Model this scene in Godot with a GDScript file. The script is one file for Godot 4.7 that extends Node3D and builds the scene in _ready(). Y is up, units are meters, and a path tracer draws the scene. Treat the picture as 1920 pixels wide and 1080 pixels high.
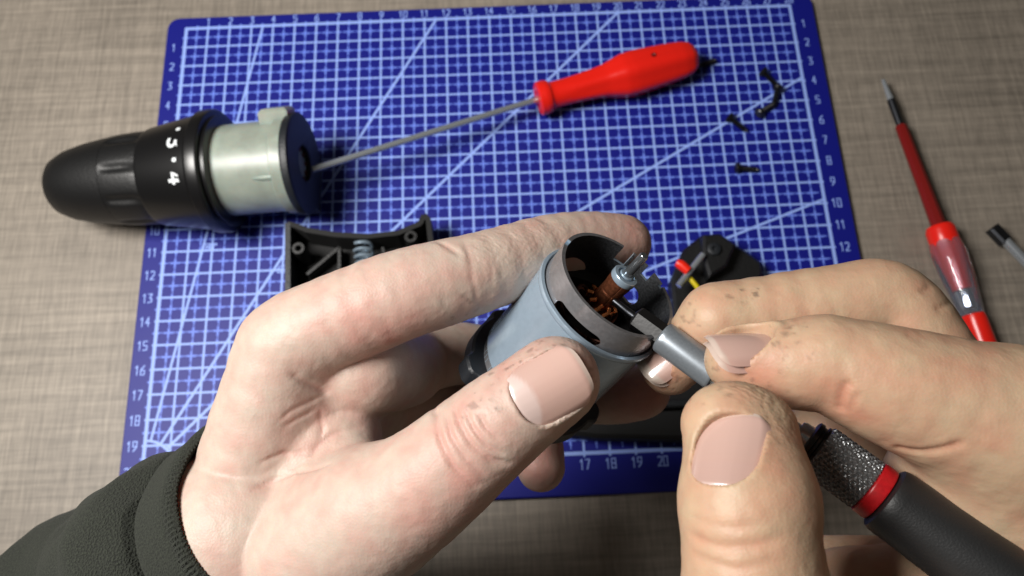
extends Node3D
# All lengths below are centimetres (y up, origin on the table under the middle of the mat); meshes are written out in metres.
const CM := 0.01

func _ready():
	# camera
	var cam := Camera3D.new(); cam.name = "camera"; add_child(cam)
	cam.transform = Transform3D(Basis(Vector3(0.99908779, -0.00392197, 0.04252293), Vector3(0.04174082, 0.29992398, -0.95304948), Vector3(-0.00901582, 0.95395504, 0.2998141)), Vector3(0.21583572, 30.32709242, 12.64600917) * CM)
	cam.near = 0.01; cam.far = 30.0; cam.fov = 41.337; cam.keep_aspect = Camera3D.KEEP_HEIGHT
	var lens := CameraAttributesPhysical.new()
	lens.frustum_focal_length = 5.0; lens.exposure_aperture = 5.0 / 1.15; lens.frustum_focus_distance = 0.153
	lens.frustum_near = 0.01; lens.frustum_far = 30.0
	cam.attributes = lens; cam.fov = 41.337; cam.near = 0.01; cam.far = 30.0
	# the dim room round the table, and the lamp over its left side
	var we := WorldEnvironment.new(); we.name = "room_light"; var env := Environment.new(); we.environment = env; add_child(we)
	env.background_mode = Environment.BG_COLOR; env.background_color = Color(0.42, 0.40, 0.37); env.background_energy_multiplier = 0.36
	env.tonemap_mode = Environment.TONE_MAPPER_LINEAR; env.tonemap_exposure = 1.06
	env.sdfgi_enabled = true; env.ssao_enabled = true; env.ssil_enabled = true
	var lamp := AreaLight3D.new(); lamp.name = "desk_lamp_light"; add_child(lamp)
	lamp.area_size = Vector2(0.16, 0.16); lamp.light_energy = 0.345; lamp.area_range = 3.0; lamp.area_attenuation = 2.0
	lamp.area_normalize_energy = true
	lamp.light_color = Color(1.0, 0.985, 0.965); lamp.shadow_enabled = true
	lamp.look_at_from_position(Vector3(-25, 44, 4.5) * CM, Vector3(-3, 6, 1) * CM, Vector3(0, 0, -1))
	materials()
	table()
	cutting_mat()
	drill_head()
	shells()
	long_screwdriver()
	tester()
	probe()
	screws()
	motor()
	driver()
	left_hand()
	right_hand()

# ---------------------------------------------------------------- naming
func thing(called: String, label: String, category: String, at: Vector3, group := "") -> Node3D:
	var o := Node3D.new(); o.name = called; add_child(o, true); o.position = at * CM
	o.set_meta("label", label); o.set_meta("category", category)
	if group: o.set_meta("group", group)
	return o

func base_of(o: Node3D) -> Vector3:
	var p := Vector3.ZERO
	var n: Node = o
	while n != self and n is Node3D:
		p += n.position / CM; n = n.get_parent()
	return p

func part(called: String, g: Geo, m: Material, parent: Node3D, crease := 38.0) -> MeshInstance3D:
	var o := MeshInstance3D.new(); o.name = called; o.mesh = g.done(base_of(parent), crease); o.material_override = m
	parent.add_child(o, true)
	return o

# ---------------------------------------------------------------- triangles
class Geo:
	var v := PackedVector3Array()
	var uv := PackedVector2Array()
	var col := PackedColorArray()
	func tri(a: Vector3, b: Vector3, c: Vector3):
		v.append(a); v.append(b); v.append(c)
	func quad(a: Vector3, b: Vector3, c: Vector3, d: Vector3):
		tri(a, b, c); tri(a, c, d)
	# rows of points, each row running counter-clockwise seen from the last row's side
	func grid(rows: Array, closed := true):
		for i in rows.size() - 1:
			var p: PackedVector3Array = rows[i]
			var q: PackedVector3Array = rows[i + 1]
			var n := p.size()
			for j in (n if closed else n - 1):
				var k := (j + 1) % n
				quad(p[j], p[k], q[k], q[j])
	func cap(row: PackedVector3Array, flip := false):
		var c := Vector3.ZERO
		for p in row: c += p
		c /= row.size()
		for j in row.size():
			var k := (j + 1) % row.size()
			if flip: tri(c, row[k], row[j])
			else: tri(c, row[j], row[k])
	static func frame(axis: Vector3) -> Basis:   # y along the axis
		var y := axis.normalized()
		var x := y.cross(Vector3(0.31, 0.17, 0.93)).normalized()
		return Basis(x, y, x.cross(y))
	func lathe(o: Vector3, b: Basis, prof: Array, seg := 48, shape = null):
		var rows := []
		for pr in prof:
			var row := PackedVector3Array()
			for j in seg:
				var t := -TAU * j / seg
				var r: float = pr[0]
				if shape != null: r = shape.call(t, pr[1], r)
				row.append(o + b * Vector3(r * cos(t), pr[1], r * sin(t)))
			rows.append(row)
		grid(rows)
		if prof[0][0] > 0.002: cap(rows[0], true)
		if prof[-1][0] > 0.002: cap(rows[-1])
	func tube(pts: Array, rad, seg := 12):
		var rows := []
		var x := Vector3.ZERO
		for i in pts.size():
			var d: Vector3 = (pts[mini(i + 1, pts.size() - 1)] - pts[maxi(i - 1, 0)]).normalized()
			if i == 0: x = Geo.frame(d).x
			x = (x - d * x.dot(d)).normalized()
			var z := x.cross(d)
			var r: float = rad[i] if rad is Array else rad
			var row := PackedVector3Array()
			for j in seg:
				var t := -TAU * j / seg
				row.append(pts[i] + (x * cos(t) + z * sin(t)) * r)
			rows.append(row)
		grid(rows); cap(rows[0], true); cap(rows[-1])
	# a polygon (counter-clockwise in the frame's x and y) raised along z from z0 to z1, its top edge bevelled
	func prism(poly: PackedVector2Array, f: Transform3D, z0: float, z1: float, bevel := 0.03):
		var rows := []
		var inner := PackedVector2Array()
		var n := poly.size()
		for i in n:
			var a := (poly[i] - poly[(i + n - 1) % n]).normalized()
			var b := (poly[(i + 1) % n] - poly[i]).normalized()
			var m := (Vector2(-a.y, a.x) + Vector2(-b.y, b.x)).normalized()
			inner.append(poly[i] + m * bevel / maxf(0.4, m.dot(Vector2(-a.y, a.x))))
		for e in [[poly, z0], [poly, z1 - bevel], [inner, z1]]:
			var row := PackedVector3Array()
			for p in e[0]: row.append(f * Vector3(p.x, p.y, e[1]))
			rows.append(row)
		grid(rows)
		var t := Geometry2D.triangulate_polygon(inner)
		for i in range(0, t.size(), 3):
			var p := f * Vector3(inner[t[i]].x, inner[t[i]].y, z1)
			var q := f * Vector3(inner[t[i + 1]].x, inner[t[i + 1]].y, z1)
			var r := f * Vector3(inner[t[i + 2]].x, inner[t[i + 2]].y, z1)
			if (q - p).cross(r - p).dot(f.basis.z) > 0: tri(p, q, r)
			else: tri(p, r, q)
		t = Geometry2D.triangulate_polygon(poly)
		for i in range(0, t.size(), 3):
			var p := f * Vector3(poly[t[i]].x, poly[t[i]].y, z0)
			var q := f * Vector3(poly[t[i + 1]].x, poly[t[i + 1]].y, z0)
			var r := f * Vector3(poly[t[i + 2]].x, poly[t[i + 2]].y, z0)
			if (q - p).cross(r - p).dot(f.basis.z) < 0: tri(p, q, r)
			else: tri(p, r, q)
	func box(f: Transform3D, s: Vector3, bevel := 0.03):
		var h := s / 2
		prism(PackedVector2Array([Vector2(-h.x, -h.y), Vector2(h.x, -h.y), Vector2(h.x, h.y), Vector2(-h.x, h.y)]), f, -h.z, h.z, bevel)
	func done(at: Vector3, crease: float) -> ArrayMesh:
		var n := v.size()
		var ids := {}
		var id := PackedInt32Array(); id.resize(n)
		var touching := []
		var fn := PackedVector3Array(); fn.resize(n / 3)
		for i in n:
			var k := Vector3i((v[i] * 4000.0).round())
			if not ids.has(k):
				ids[k] = touching.size(); touching.append(PackedInt32Array())
			id[i] = ids[k]
		for f in n / 3:
			fn[f] = (v[f * 3 + 1] - v[f * 3]).cross(v[f * 3 + 2] - v[f * 3])
			for j in 3: touching[id[f * 3 + j]].append(f)
		var limit := cos(deg_to_rad(crease))
		var nv := PackedVector3Array(); nv.resize(n)
		var ov := PackedVector3Array(); ov.resize(n)
		var swap := [0, 2, 1]
		var ouv := PackedVector2Array()
		var ocol := PackedColorArray()
		if uv.size() == n: ouv.resize(n)
		if col.size() == n: ocol.resize(n)
		for f in n / 3:
			var own := fn[f].normalized()
			for j in 3:
				var s := Vector3.ZERO
				for g in touching[id[f * 3 + j]]:
					if fn[g].normalized().dot(own) > limit: s += fn[g]
				var w: int = f * 3 + swap[j]
				nv[w] = s.normalized() if s.length() > 0.0 else own
				ov[w] = (v[f * 3 + j] - at) * 0.01
				if ouv.size(): ouv[w] = uv[f * 3 + j]
				if ocol.size(): ocol[w] = col[f * 3 + j]
		var arr := []; arr.resize(Mesh.ARRAY_MAX)
		arr[Mesh.ARRAY_VERTEX] = ov; arr[Mesh.ARRAY_NORMAL] = nv
		if ouv.size(): arr[Mesh.ARRAY_TEX_UV] = ouv
		if ocol.size(): arr[Mesh.ARRAY_COLOR] = ocol
		var m := ArrayMesh.new(); m.add_surface_from_arrays(Mesh.PRIMITIVE_TRIANGLES, arr)
		return m

# ---------------------------------------------------------------- flesh: tapered limbs joined by a smooth minimum, meshed with surface nets
class Flesh:
	var cell := 0.065
	var tone := Vector3(0.4, 0.3, 0.2)   # palm sides are paler than the tanned backs
	var groups := 0
	var kg := PackedFloat32Array()
	var A := PackedVector3Array()
	var BA := PackedVector3Array()
	var INV := PackedFloat32Array()
	var RA := PackedFloat32Array()
	var DR := PackedFloat32Array()
	var K := PackedFloat32Array()
	var G := PackedInt32Array()
	var CA := PackedVector3Array()     # creases
	var CB := PackedVector3Array()
	var CR := PackedFloat32Array()
	var CW := PackedFloat32Array()
	var CE := []
	var CF := []
	var nails := []
	var blushes := []
	var dirts := []
	var ridged := []
	var blocks := []
	var found := []
	var lo := Vector3.ZERO
	func _init(c: float): cell = c
	func group(k: float):
		kg.append(k); groups += 1
	func limb(k: float, pts: Array):
		var n := pts.size()
		var sub := 5 if n > 2 else 1
		var prev: Vector3 = pts[0][0]
		var pr: float = pts[0][1]
		for i in n - 1:
			var a = pts[maxi(i - 1, 0)]; var b = pts[i]; var c = pts[i + 1]; var d = pts[mini(i + 2, n - 1)]
			for s in range(1, sub + 1):
				var t := float(s) / sub
				var q: Vector3 = b[0].cubic_interpolate(c[0], a[0], d[0], t)
				var r := cubic_interpolate(b[1], c[1], a[1], d[1], t)
				A.append(prev); BA.append(q - prev); INV.append(1.0 / maxf(1e-6, (q - prev).length_squared()))
				RA.append(pr); DR.append(r - pr); K.append(k if n == 2 else 0.06); G.append(groups - 1)
				prev = q; pr = r
	func crease(r: float, w: float, pts: Array):
		for i in pts.size() - 1:
			CA.append(pts[i]); CB.append(pts[i + 1]); CR.append(r); CW.append(w)
			CE.append(i == 0); CF.append(i == pts.size() - 2)
	func nail(c: Vector3, n: Vector3, al: Vector3, w: float, l: float, rc: float, kw := {}):
		nails.append({"c": c, "n": n, "z": al, "x": n.cross(al).normalized(), "w": w, "l": l, "rc": rc, "kw": kw})
	func blush(c: Vector3, r: float, a: float): blushes.append([c, r, a])
	func dirt(c: Vector3, r: float, a: float): dirts.append([c, r, a])
	func ridges(c: Vector3, d: Vector3, r: float, pitch: float, amp: float): ridged.append([c, d, r, pitch, amp])
	func near(p: Vector3, reach: float) -> PackedInt32Array:
		var ds := PackedFloat32Array()
		var m := 1e9
		for i in A.size():
			var pa := p - A[i]
			var t := clampf(pa.dot(BA[i]) * INV[i], 0.0, 1.0)
			var d := (pa - BA[i] * t).length() - RA[i] - t * DR[i]
			ds.append(d); m = minf(m, d)
		var out := PackedInt32Array()
		if m > reach: return out
		for i in A.size():
			if ds[i] < maxf(m, 0.0) + reach + 0.65: out.append(i)
		return out
	func flesh(p: Vector3, L: PackedInt32Array) -> float:
		var dp := 1e3
		var best := 1e3
		var cur := 1e3
		var g := 0
		for i in L:
			var gi := G[i]
			if gi != g:
				if g == 0: dp = cur
				else:
					var kk := kg[g]
					var hh := kk - absf(dp - cur)
					best = minf(best, minf(dp, cur) - (hh * hh * 0.25 / kk if hh > 0.0 else 0.0))
				cur = 1e3; g = gi
			var pa := p - A[i]
			var t := clampf(pa.dot(BA[i]) * INV[i], 0.0, 1.0)
			var d := (pa - BA[i] * t).length() - RA[i] - t * DR[i]
			var h := K[i] - absf(d - cur)
			cur = minf(d, cur) - (h * h * 0.25 / K[i] if h > 0.0 else 0.0)
		if g == 0: dp = cur
		else:
			var kk := kg[g]
			var hh := kk - absf(dp - cur)
			best = minf(best, minf(dp, cur) - (hh * hh * 0.25 / kk if hh > 0.0 else 0.0))
		return minf(dp, best)
	func nail_cut(q: Vector3, n: Dictionary) -> float:
		var e := q - (n.c as Vector3)
		var x: float = e.dot(n.x)
		var z: float = e.dot(n.z)
		z += n.kw.get("skew", 0.0) * x * clampf(z / n.l + 0.5, 0.0, 1.0)
		var y: float = e.dot(n.n)
		if absf(x) > 1.2 or absf(z) > 1.4 or y > 0.9 or y < -0.9: return 1.0
		var bx: float = absf(x) - (n.w * 0.5 - 0.47)
		var bz: float = absf(z) - (n.l * 0.5 - 0.47)
		var o := Vector2(maxf(bx, 0), maxf(bz, 0)).length() + minf(maxf(bx, bz), 0.0) - 0.47
		var bed: float = -x * x / (2.0 * n.rc) - z * z / 14.0 - n.kw.get("depth", 0.05) - 0.02
		return maxf(o, bed - y)
	func all(p: Vector3, L: PackedInt32Array, LC: PackedInt32Array, LN: Array) -> float:
		var d := flesh(p, L)
		for n in LN:
			var e := p - (n.c as Vector3)
			var y: float = e.dot(n.n)
			if absf(y) < 0.4:      # the fold of skin round the plate
				var z: float = e.dot(n.z)
				var x: float = e.dot(n.x)
				z += n.kw.get("skew", 0.0) * x * clampf(z / n.l + 0.5, 0.0, 1.0)
				var bx: float = absf(x) - (n.w * 0.5 - 0.47)
				var bz: float = absf(z) - (n.l * 0.5 - 0.47)
				var o := Vector2(maxf(bx, 0), maxf(bz, 0)).length() + minf(maxf(bx, bz), 0.0) - 0.47
				if absf(o - 0.05) < 0.2: d -= 0.018 * exp(-pow((o - 0.05) / 0.07, 2.0)) * (1.0 - smoothstep(0.15, 0.42, z / n.l))
			var c := -nail_cut(p, n)
			var h := 0.06 - absf(d - c)
			d = maxf(d, c) + (h * h * 0.25 / 0.06 if h > 0.0 else 0.0)
		return d
	func do_block(bi: int):
		var b: Vector3i = blocks[bi]
		const N := 5
		var half := cell * (N - 1) * 0.5
		var o := lo + Vector3(b) * cell * (N - 1)
		var mid := o + Vector3(half, half, half)
		var L := near(mid, half * 1.75 + 0.35)
		if L.is_empty(): return
		var f0 := flesh(mid, L)
		if absf(f0) > half * 1.75 + 0.35: return
		var LC := PackedInt32Array()
		for i in CA.size():
			var ba := CB[i] - CA[i]
			var t := clampf((mid - CA[i]).dot(ba) / maxf(ba.length_squared(), 1e-6), 0.0, 1.0)
			if (mid - CA[i] - ba * t).length() < half * 1.75 + CW[i] * 2.5: LC.append(i)
		var LN := []
		for n in nails:
			if mid.distance_to(n.c) < maxf(n.w, n.l) + 0.4: LN.append(n)
		var val := PackedFloat32Array(); val.resize(N * N * N)
		var pos := 0
		var neg := 0
		for k in N:
			for j in N:
				for i in N:
					var d := all(o + Vector3(i, j, k) * cell, L, LC, LN)
					val[i + N * (j + N * k)] = d
					if d < 0: neg += 1
					else: pos += 1
		if neg == 0 or pos == 0: return
		var cells := PackedVector3Array()
		var ckeys := []
		var furrows := PackedFloat32Array()
		var quads := []
		var bo := b * (N - 1)
		var ox := [0, 1, 0, 1, 0, 1, 0, 1]
		var oy := [0, 0, 1, 1, 0, 0, 1, 1]
		var oz := [0, 0, 0, 0, 1, 1, 1, 1]
		for k in N - 1:
			for j in N - 1:
				for i in N - 1:
					var w := PackedFloat32Array(); w.resize(8)
					var s := 0
					for c in 8:
						w[c] = val[i + ox[c] + N * (j + oy[c] + N * (k + oz[c]))]
						if w[c] < 0: s += 1
					if s > 0 and s < 8:
						var sum := Vector3.ZERO
						var cnt := 0
						for c in 8:
							for e in [1, 2, 4]:
								if c & e == 0 and (w[c] < 0) != (w[c | e] < 0):
									var t: float = w[c] / (w[c] - w[c | e])
									var p := Vector3(ox[c], oy[c], oz[c])
									var q := Vector3(ox[c | e], oy[c | e], oz[c | e])
									sum += p.lerp(q, t); cnt += 1
						var lp := sum / cnt
						var gr := Vector3(w[1] + w[3] + w[5] + w[7] - w[0] - w[2] - w[4] - w[6], w[2] + w[3] + w[6] + w[7] - w[0] - w[1] - w[4] - w[5], w[4] + w[5] + w[6] + w[7] - w[0] - w[1] - w[2] - w[3]).normalized()
						var wp := o + (Vector3(i, j, k) + lp) * cell
						var dd := clampf(all(wp, L, LC, LN), -cell * 0.5, cell * 0.5)
						wp -= gr * dd
						var furrow := 0.0
						for q in LC:
							var ba := CB[q] - CA[q]
							var t := clampf((wp - CA[q]).dot(ba) / maxf(ba.length_squared(), 1e-6), 0.0, 1.0)
							var dist := (wp - CA[q] - ba * t).length() / CW[q]
							var fade := (t if CE[q] else 1.0) * (1.0 - t if CF[q] else 1.0)
							if dist < 2.5: furrow = maxf(furrow, CR[q] * exp(-dist * dist) * minf(1.0, fade * 2.0))
						cells.append(wp - gr * furrow)
						furrows.append(furrow)
						ckeys.append(bo + Vector3i(i, j, k))
					# edges from node (i, j, k)
					var a := w[0] < 0
					var c0 := bo + Vector3i(i, j, k)
					if a != (w[1] < 0):
						quads.append([c0, c0 + Vector3i(0, -1, 0), c0 + Vector3i(0, -1, -1), c0 + Vector3i(0, 0, -1), a])
					if a != (w[2] < 0):
						quads.append([c0, c0 + Vector3i(0, 0, -1), c0 + Vector3i(-1, 0, -1), c0 + Vector3i(-1, 0, 0), a])
					if a != (w[4] < 0):
						quads.append([c0, c0 + Vector3i(-1, 0, 0), c0 + Vector3i(-1, -1, 0), c0 + Vector3i(0, -1, 0), a])
		found[bi] = [ckeys, cells, quads, furrows]
	func mesh(at: Vector3, seed_: int) -> ArrayMesh:
		var hi := -Vector3.ONE * 1e9
		lo = Vector3.ONE * 1e9
		for i in A.size():
			var r := Vector3.ONE * (maxf(RA[i], RA[i] + DR[i]) + 0.2)
			lo = lo.min(A[i] - r).min(A[i] + BA[i] - r); hi = hi.max(A[i] + r).max(A[i] + BA[i] + r)
		var step := cell * 4
		var nb := Vector3i(((hi - lo) / step).ceil()) + Vector3i.ONE
		# coarse pass: only blocks near a limb's surface
		var seen := {}
		for i in A.size():
			var r := maxf(RA[i], RA[i] + DR[i]) + step
			var l := Vector3i(((A[i].min(A[i] + BA[i]) - Vector3.ONE * r - lo) / step).floor()).max(Vector3i.ZERO)
			var u := Vector3i(((A[i].max(A[i] + BA[i]) + Vector3.ONE * r - lo) / step).ceil()).min(nb)
			for z in range(l.z, u.z):
				for y in range(l.y, u.y):
					for x in range(l.x, u.x):
						var m := lo + (Vector3(x, y, z) + Vector3.ONE * 0.5) * step
						var pa := m - A[i]
						var t := clampf(pa.dot(BA[i]) * INV[i], 0.0, 1.0)
						var d := (pa - BA[i] * t).length() - RA[i] - t * DR[i]
						if d < step * 0.9 + 0.5 and d > -step * 0.9 - 0.35: seen[Vector3i(x, y, z)] = true
		blocks = seen.keys()
		found.resize(blocks.size())
		var task := WorkerThreadPool.add_group_task(do_block, blocks.size(), -1, true)
		WorkerThreadPool.wait_for_group_task_completion(task)
		var ids := {}
		var V := PackedVector3Array()
		var FU := PackedFloat32Array()
		for f in found:
			if f == null: continue
			for i in f[0].size():
				ids[f[0][i]] = V.size(); V.append(f[1][i]); FU.append(f[3][i])
		var I := PackedInt32Array()
		for f in found:
			if f == null: continue
			for q in f[2]:
				var a: int = ids.get(q[0], -1)
				var b: int = ids.get(q[1], -1)
				var c: int = ids.get(q[2], -1)
				var d: int = ids.get(q[3], -1)
				if a < 0 or b < 0 or c < 0 or d < 0: continue
				if q[4]:
					I.append_array(PackedInt32Array([a, c, b, a, d, c]))
				else:
					I.append_array(PackedInt32Array([a, b, c, a, c, d]))
		var Nn := normals(V, I)
		# fine relief, then colour
		var wave := FastNoiseLite.new(); wave.seed = seed_; wave.noise_type = FastNoiseLite.TYPE_SIMPLEX_SMOOTH; wave.frequency = 0.9; wave.fractal_octaves = 3
		var fine := FastNoiseLite.new(); fine.seed = seed_ + 5; fine.noise_type = FastNoiseLite.TYPE_SIMPLEX_SMOOTH; fine.frequency = 4.0; fine.fractal_octaves = 2
		var speck := FastNoiseLite.new(); speck.seed = seed_ + 9; speck.noise_type = FastNoiseLite.TYPE_SIMPLEX_SMOOTH; speck.frequency = 12.0; speck.fractal_octaves = 2
		var C := PackedColorArray(); C.resize(V.size())
		for i in V.size():
			var p := V[i]
			var quiet := 1.0
			for n in nails:
				quiet = minf(quiet, clampf((p.distance_to(n.c) - 0.45 * maxf(n.w, n.l)) * 3.0, 0.0, 1.0))
			var h := fine.get_noise_3dv(p) * 0.006 * quiet + wave.get_noise_3dv(p) * 0.014 * quiet
			for r in ridged:
				var e := p - (r[0] as Vector3)
				var w: float = clampf(1.0 - e.length() / r[2], 0.0, 1.0)
				if w > 0.0:
					h += sin((e.dot(r[1]) + fine.get_noise_3dv(p * 0.6) * 0.06) / r[3] * TAU) * r[4] * minf(1.0, w * 2.5) * quiet
			V[i] = p + Nn[i] * h
			var red := minf(0.35, FU[i] * 6.0)
			for b in blushes:
				var q: float = p.distance_squared_to(b[0]) / (b[1] * b[1])
				if q < 4.0: red += b[2] * exp(-q * 1.5)
			var v := wave.get_noise_3dv(p * 1.3 + Vector3(31, 7, 3))
			var base := tone.lerp(Vector3(tone.x * 1.02, tone.y * 0.76, tone.z * 0.76), clampf(red * 1.15 + v * 0.62 + fine.get_noise_3dv(p * 0.45) * 0.28, -0.3, 1.0))
			base *= 1.0 + fine.get_noise_3dv(p * 0.8 + Vector3(5, 50, 9)) * 0.06
			for b in dirts:
				var q: float = p.distance_squared_to(b[0]) / (b[1] * b[1])
				if q < 2.2:
					var sm := fine.get_noise_3dv(p * Vector3(0.9, 0.7, 1.3))
					var m := clampf((speck.get_noise_3dv(p * 0.8) * 0.4 + sm * 1.15 + 0.34 * b[2] - 0.40 - q * 0.25) * 1.2, 0.0, 0.38)
					base = base.lerp(Vector3(0.06, 0.04, 0.03), m)
			C[i] = Color(base.x, base.y, base.z)
		Nn = normals(V, I)
		for i in V.size(): V[i] = (V[i] - at) * 0.01
		var arr := []; arr.resize(Mesh.ARRAY_MAX)
		arr[Mesh.ARRAY_VERTEX] = V; arr[Mesh.ARRAY_NORMAL] = Nn; arr[Mesh.ARRAY_COLOR] = C; arr[Mesh.ARRAY_INDEX] = I
		var m := ArrayMesh.new(); m.add_surface_from_arrays(Mesh.PRIMITIVE_TRIANGLES, arr)
		return m
	static func normals(V: PackedVector3Array, I: PackedInt32Array) -> PackedVector3Array:
		var N := PackedVector3Array(); N.resize(V.size())
		for t in range(0, I.size(), 3):
			var a := I[t]; var b := I[t + 1]; var c := I[t + 2]
			var n := (V[c] - V[a]).cross(V[b] - V[a])
			N[a] += n; N[b] += n; N[c] += n
		for i in N.size(): N[i] = N[i].normalized()
		return N
	# a nail plate: a curved rounded sheet lying in its bed
	func plate(n: Dictionary) -> Geo:
		var g := Geo.new()
		var nu := 25
		var nz := 31
		var top := []
		var cols := []
		var free: float = n.kw.get("free", 0.12)
		for j in nz:
			var row := PackedVector3Array()
			var crow := []
			var v := -1.0 + 2.0 * j / (nz - 1)
			for i in nu:
				var u := -1.0 + 2.0 * i / (nu - 1)
				# squircle: a square grid pressed into a rounded rectangle
				var sx: float = u * sqrt(1.0 - (0.30 * v * v if v < 0.0 else 0.36 * v * v * v * v)) * (n.w * 0.5 + 0.09)
				var sz: float = v * sqrt(1.0 - (0.30 * u * u if v < 0.0 else 0.36 * u * u * u * u)) * (n.l * 0.5 + (0.11 if v < 0.0 else 0.04))
				var edge := maxf(absf(u), absf(v))
				var y: float = -sx * sx / (2.0 * n.rc) - sz * sz / 14.0 - n.kw.get("depth", 0.05) + 0.035 - 0.06 * smoothstep(0.84, 1.0, edge) * (1.0 if v < 0.5 or absf(u) > 0.84 else 0.5) + 0.0016 * sin(u * 37.0 + 0.7 * sin(u * 11.0))
				row.append(n.c + n.x * sx + n.z * (sz - n.kw.get("skew", 0.0) * sx * clampf(sz / n.l + 0.5, 0.0, 1.0)) + n.n * y)
				var pink: Vector3 = Vector3(0.475, 0.315, 0.27) * n.kw.get("deep", 1.0)
				var lun := 1.0 - smoothstep(0.9, 1.0, Vector2(u * 0.85, (v + 1.25) / n.kw.get("lunula", 0.6)).length())
				pink *= lerpf(0.86, 1.08, (v + 1.0) * 0.5)
				pink = pink.lerp(Vector3(0.52, 0.41, 0.38), lun * 0.85)
				pink = pink.lerp(Vector3(0.50, 0.43, 0.37), smoothstep(1.0 - free * 2.0, 1.0 - free * 1.5, v + 0.05 * u * u) * n.kw.get("white", 0.7))
				pink = pink.lerp(Vector3(0.38, 0.215, 0.175), 0.35 * smoothstep(0.75, 1.0, absf(u)))
				crow.append(Color(pink.x, pink.y, pink.z))
			top.append(row); cols.append(crow)
		for j in nz - 1:
			for i in nu - 1:
				var a: Vector3 = top[j][i]; var b: Vector3 = top[j][i + 1]; var c: Vector3 = top[j + 1][i + 1]; var d: Vector3 = top[j + 1][i]
				g.quad(a, d, c, b)
				for cc in [cols[j][i], cols[j + 1][i], cols[j + 1][i + 1], cols[j][i], cols[j + 1][i + 1], cols[j][i + 1]]: g.col.append(cc)
				var dn: Vector3 = n.n * -0.14
				g.quad(a + dn, b + dn, c + dn, d + dn)
				for cc in [cols[j][i], cols[j][i + 1], cols[j + 1][i + 1], cols[j][i], cols[j + 1][i + 1], cols[j + 1][i]]: g.col.append(cc)
		return g

# ---------------------------------------------------------------- materials
var M := {}

func plain(c: Color, rough: float, metal := 0.0) -> StandardMaterial3D:
	var m := StandardMaterial3D.new(); m.albedo_color = c; m.roughness = rough; m.metallic = metal
	return m

func noise_image(kind: int, freq: float, size: Vector2i, seed_: int, oct := 3) -> Image:
	var n := FastNoiseLite.new(); n.seed = seed_; n.noise_type = kind; n.frequency = freq; n.fractal_octaves = oct
	if kind == FastNoiseLite.TYPE_CELLULAR: n.fractal_type = FastNoiseLite.FRACTAL_NONE
	return n.get_seamless_image(size.x, size.y)

func tex(im: Image) -> ImageTexture: return ImageTexture.create_from_image(im)

func relief(m: StandardMaterial3D, t: Texture2D, per_cm: float, depth_cm: float):
	m.uv1_triplanar = true; m.uv1_scale = Vector3.ONE * per_cm * 100.0
	m.heightmap_enabled = true; m.heightmap_texture = t; m.heightmap_scale = depth_cm

func mottle(m: StandardMaterial3D, im: Image, low: float, per_cm: float):   # grain in the colour: grey noise squeezed into low..1
	var c := im.duplicate() as Image
	c.convert(Image.FORMAT_RGB8)
	var l := 2.0 * low / (1.0 + low)
	c.adjust_bcs(1.0, 1.0 - l, 1.0)
	c.adjust_bcs(1.0 / (1.0 - 0.5 * l), 1.0, 1.0)
	m.albedo_texture = tex(c); m.uv1_triplanar = true; m.uv1_scale = Vector3.ONE * per_cm * 100.0

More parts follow.
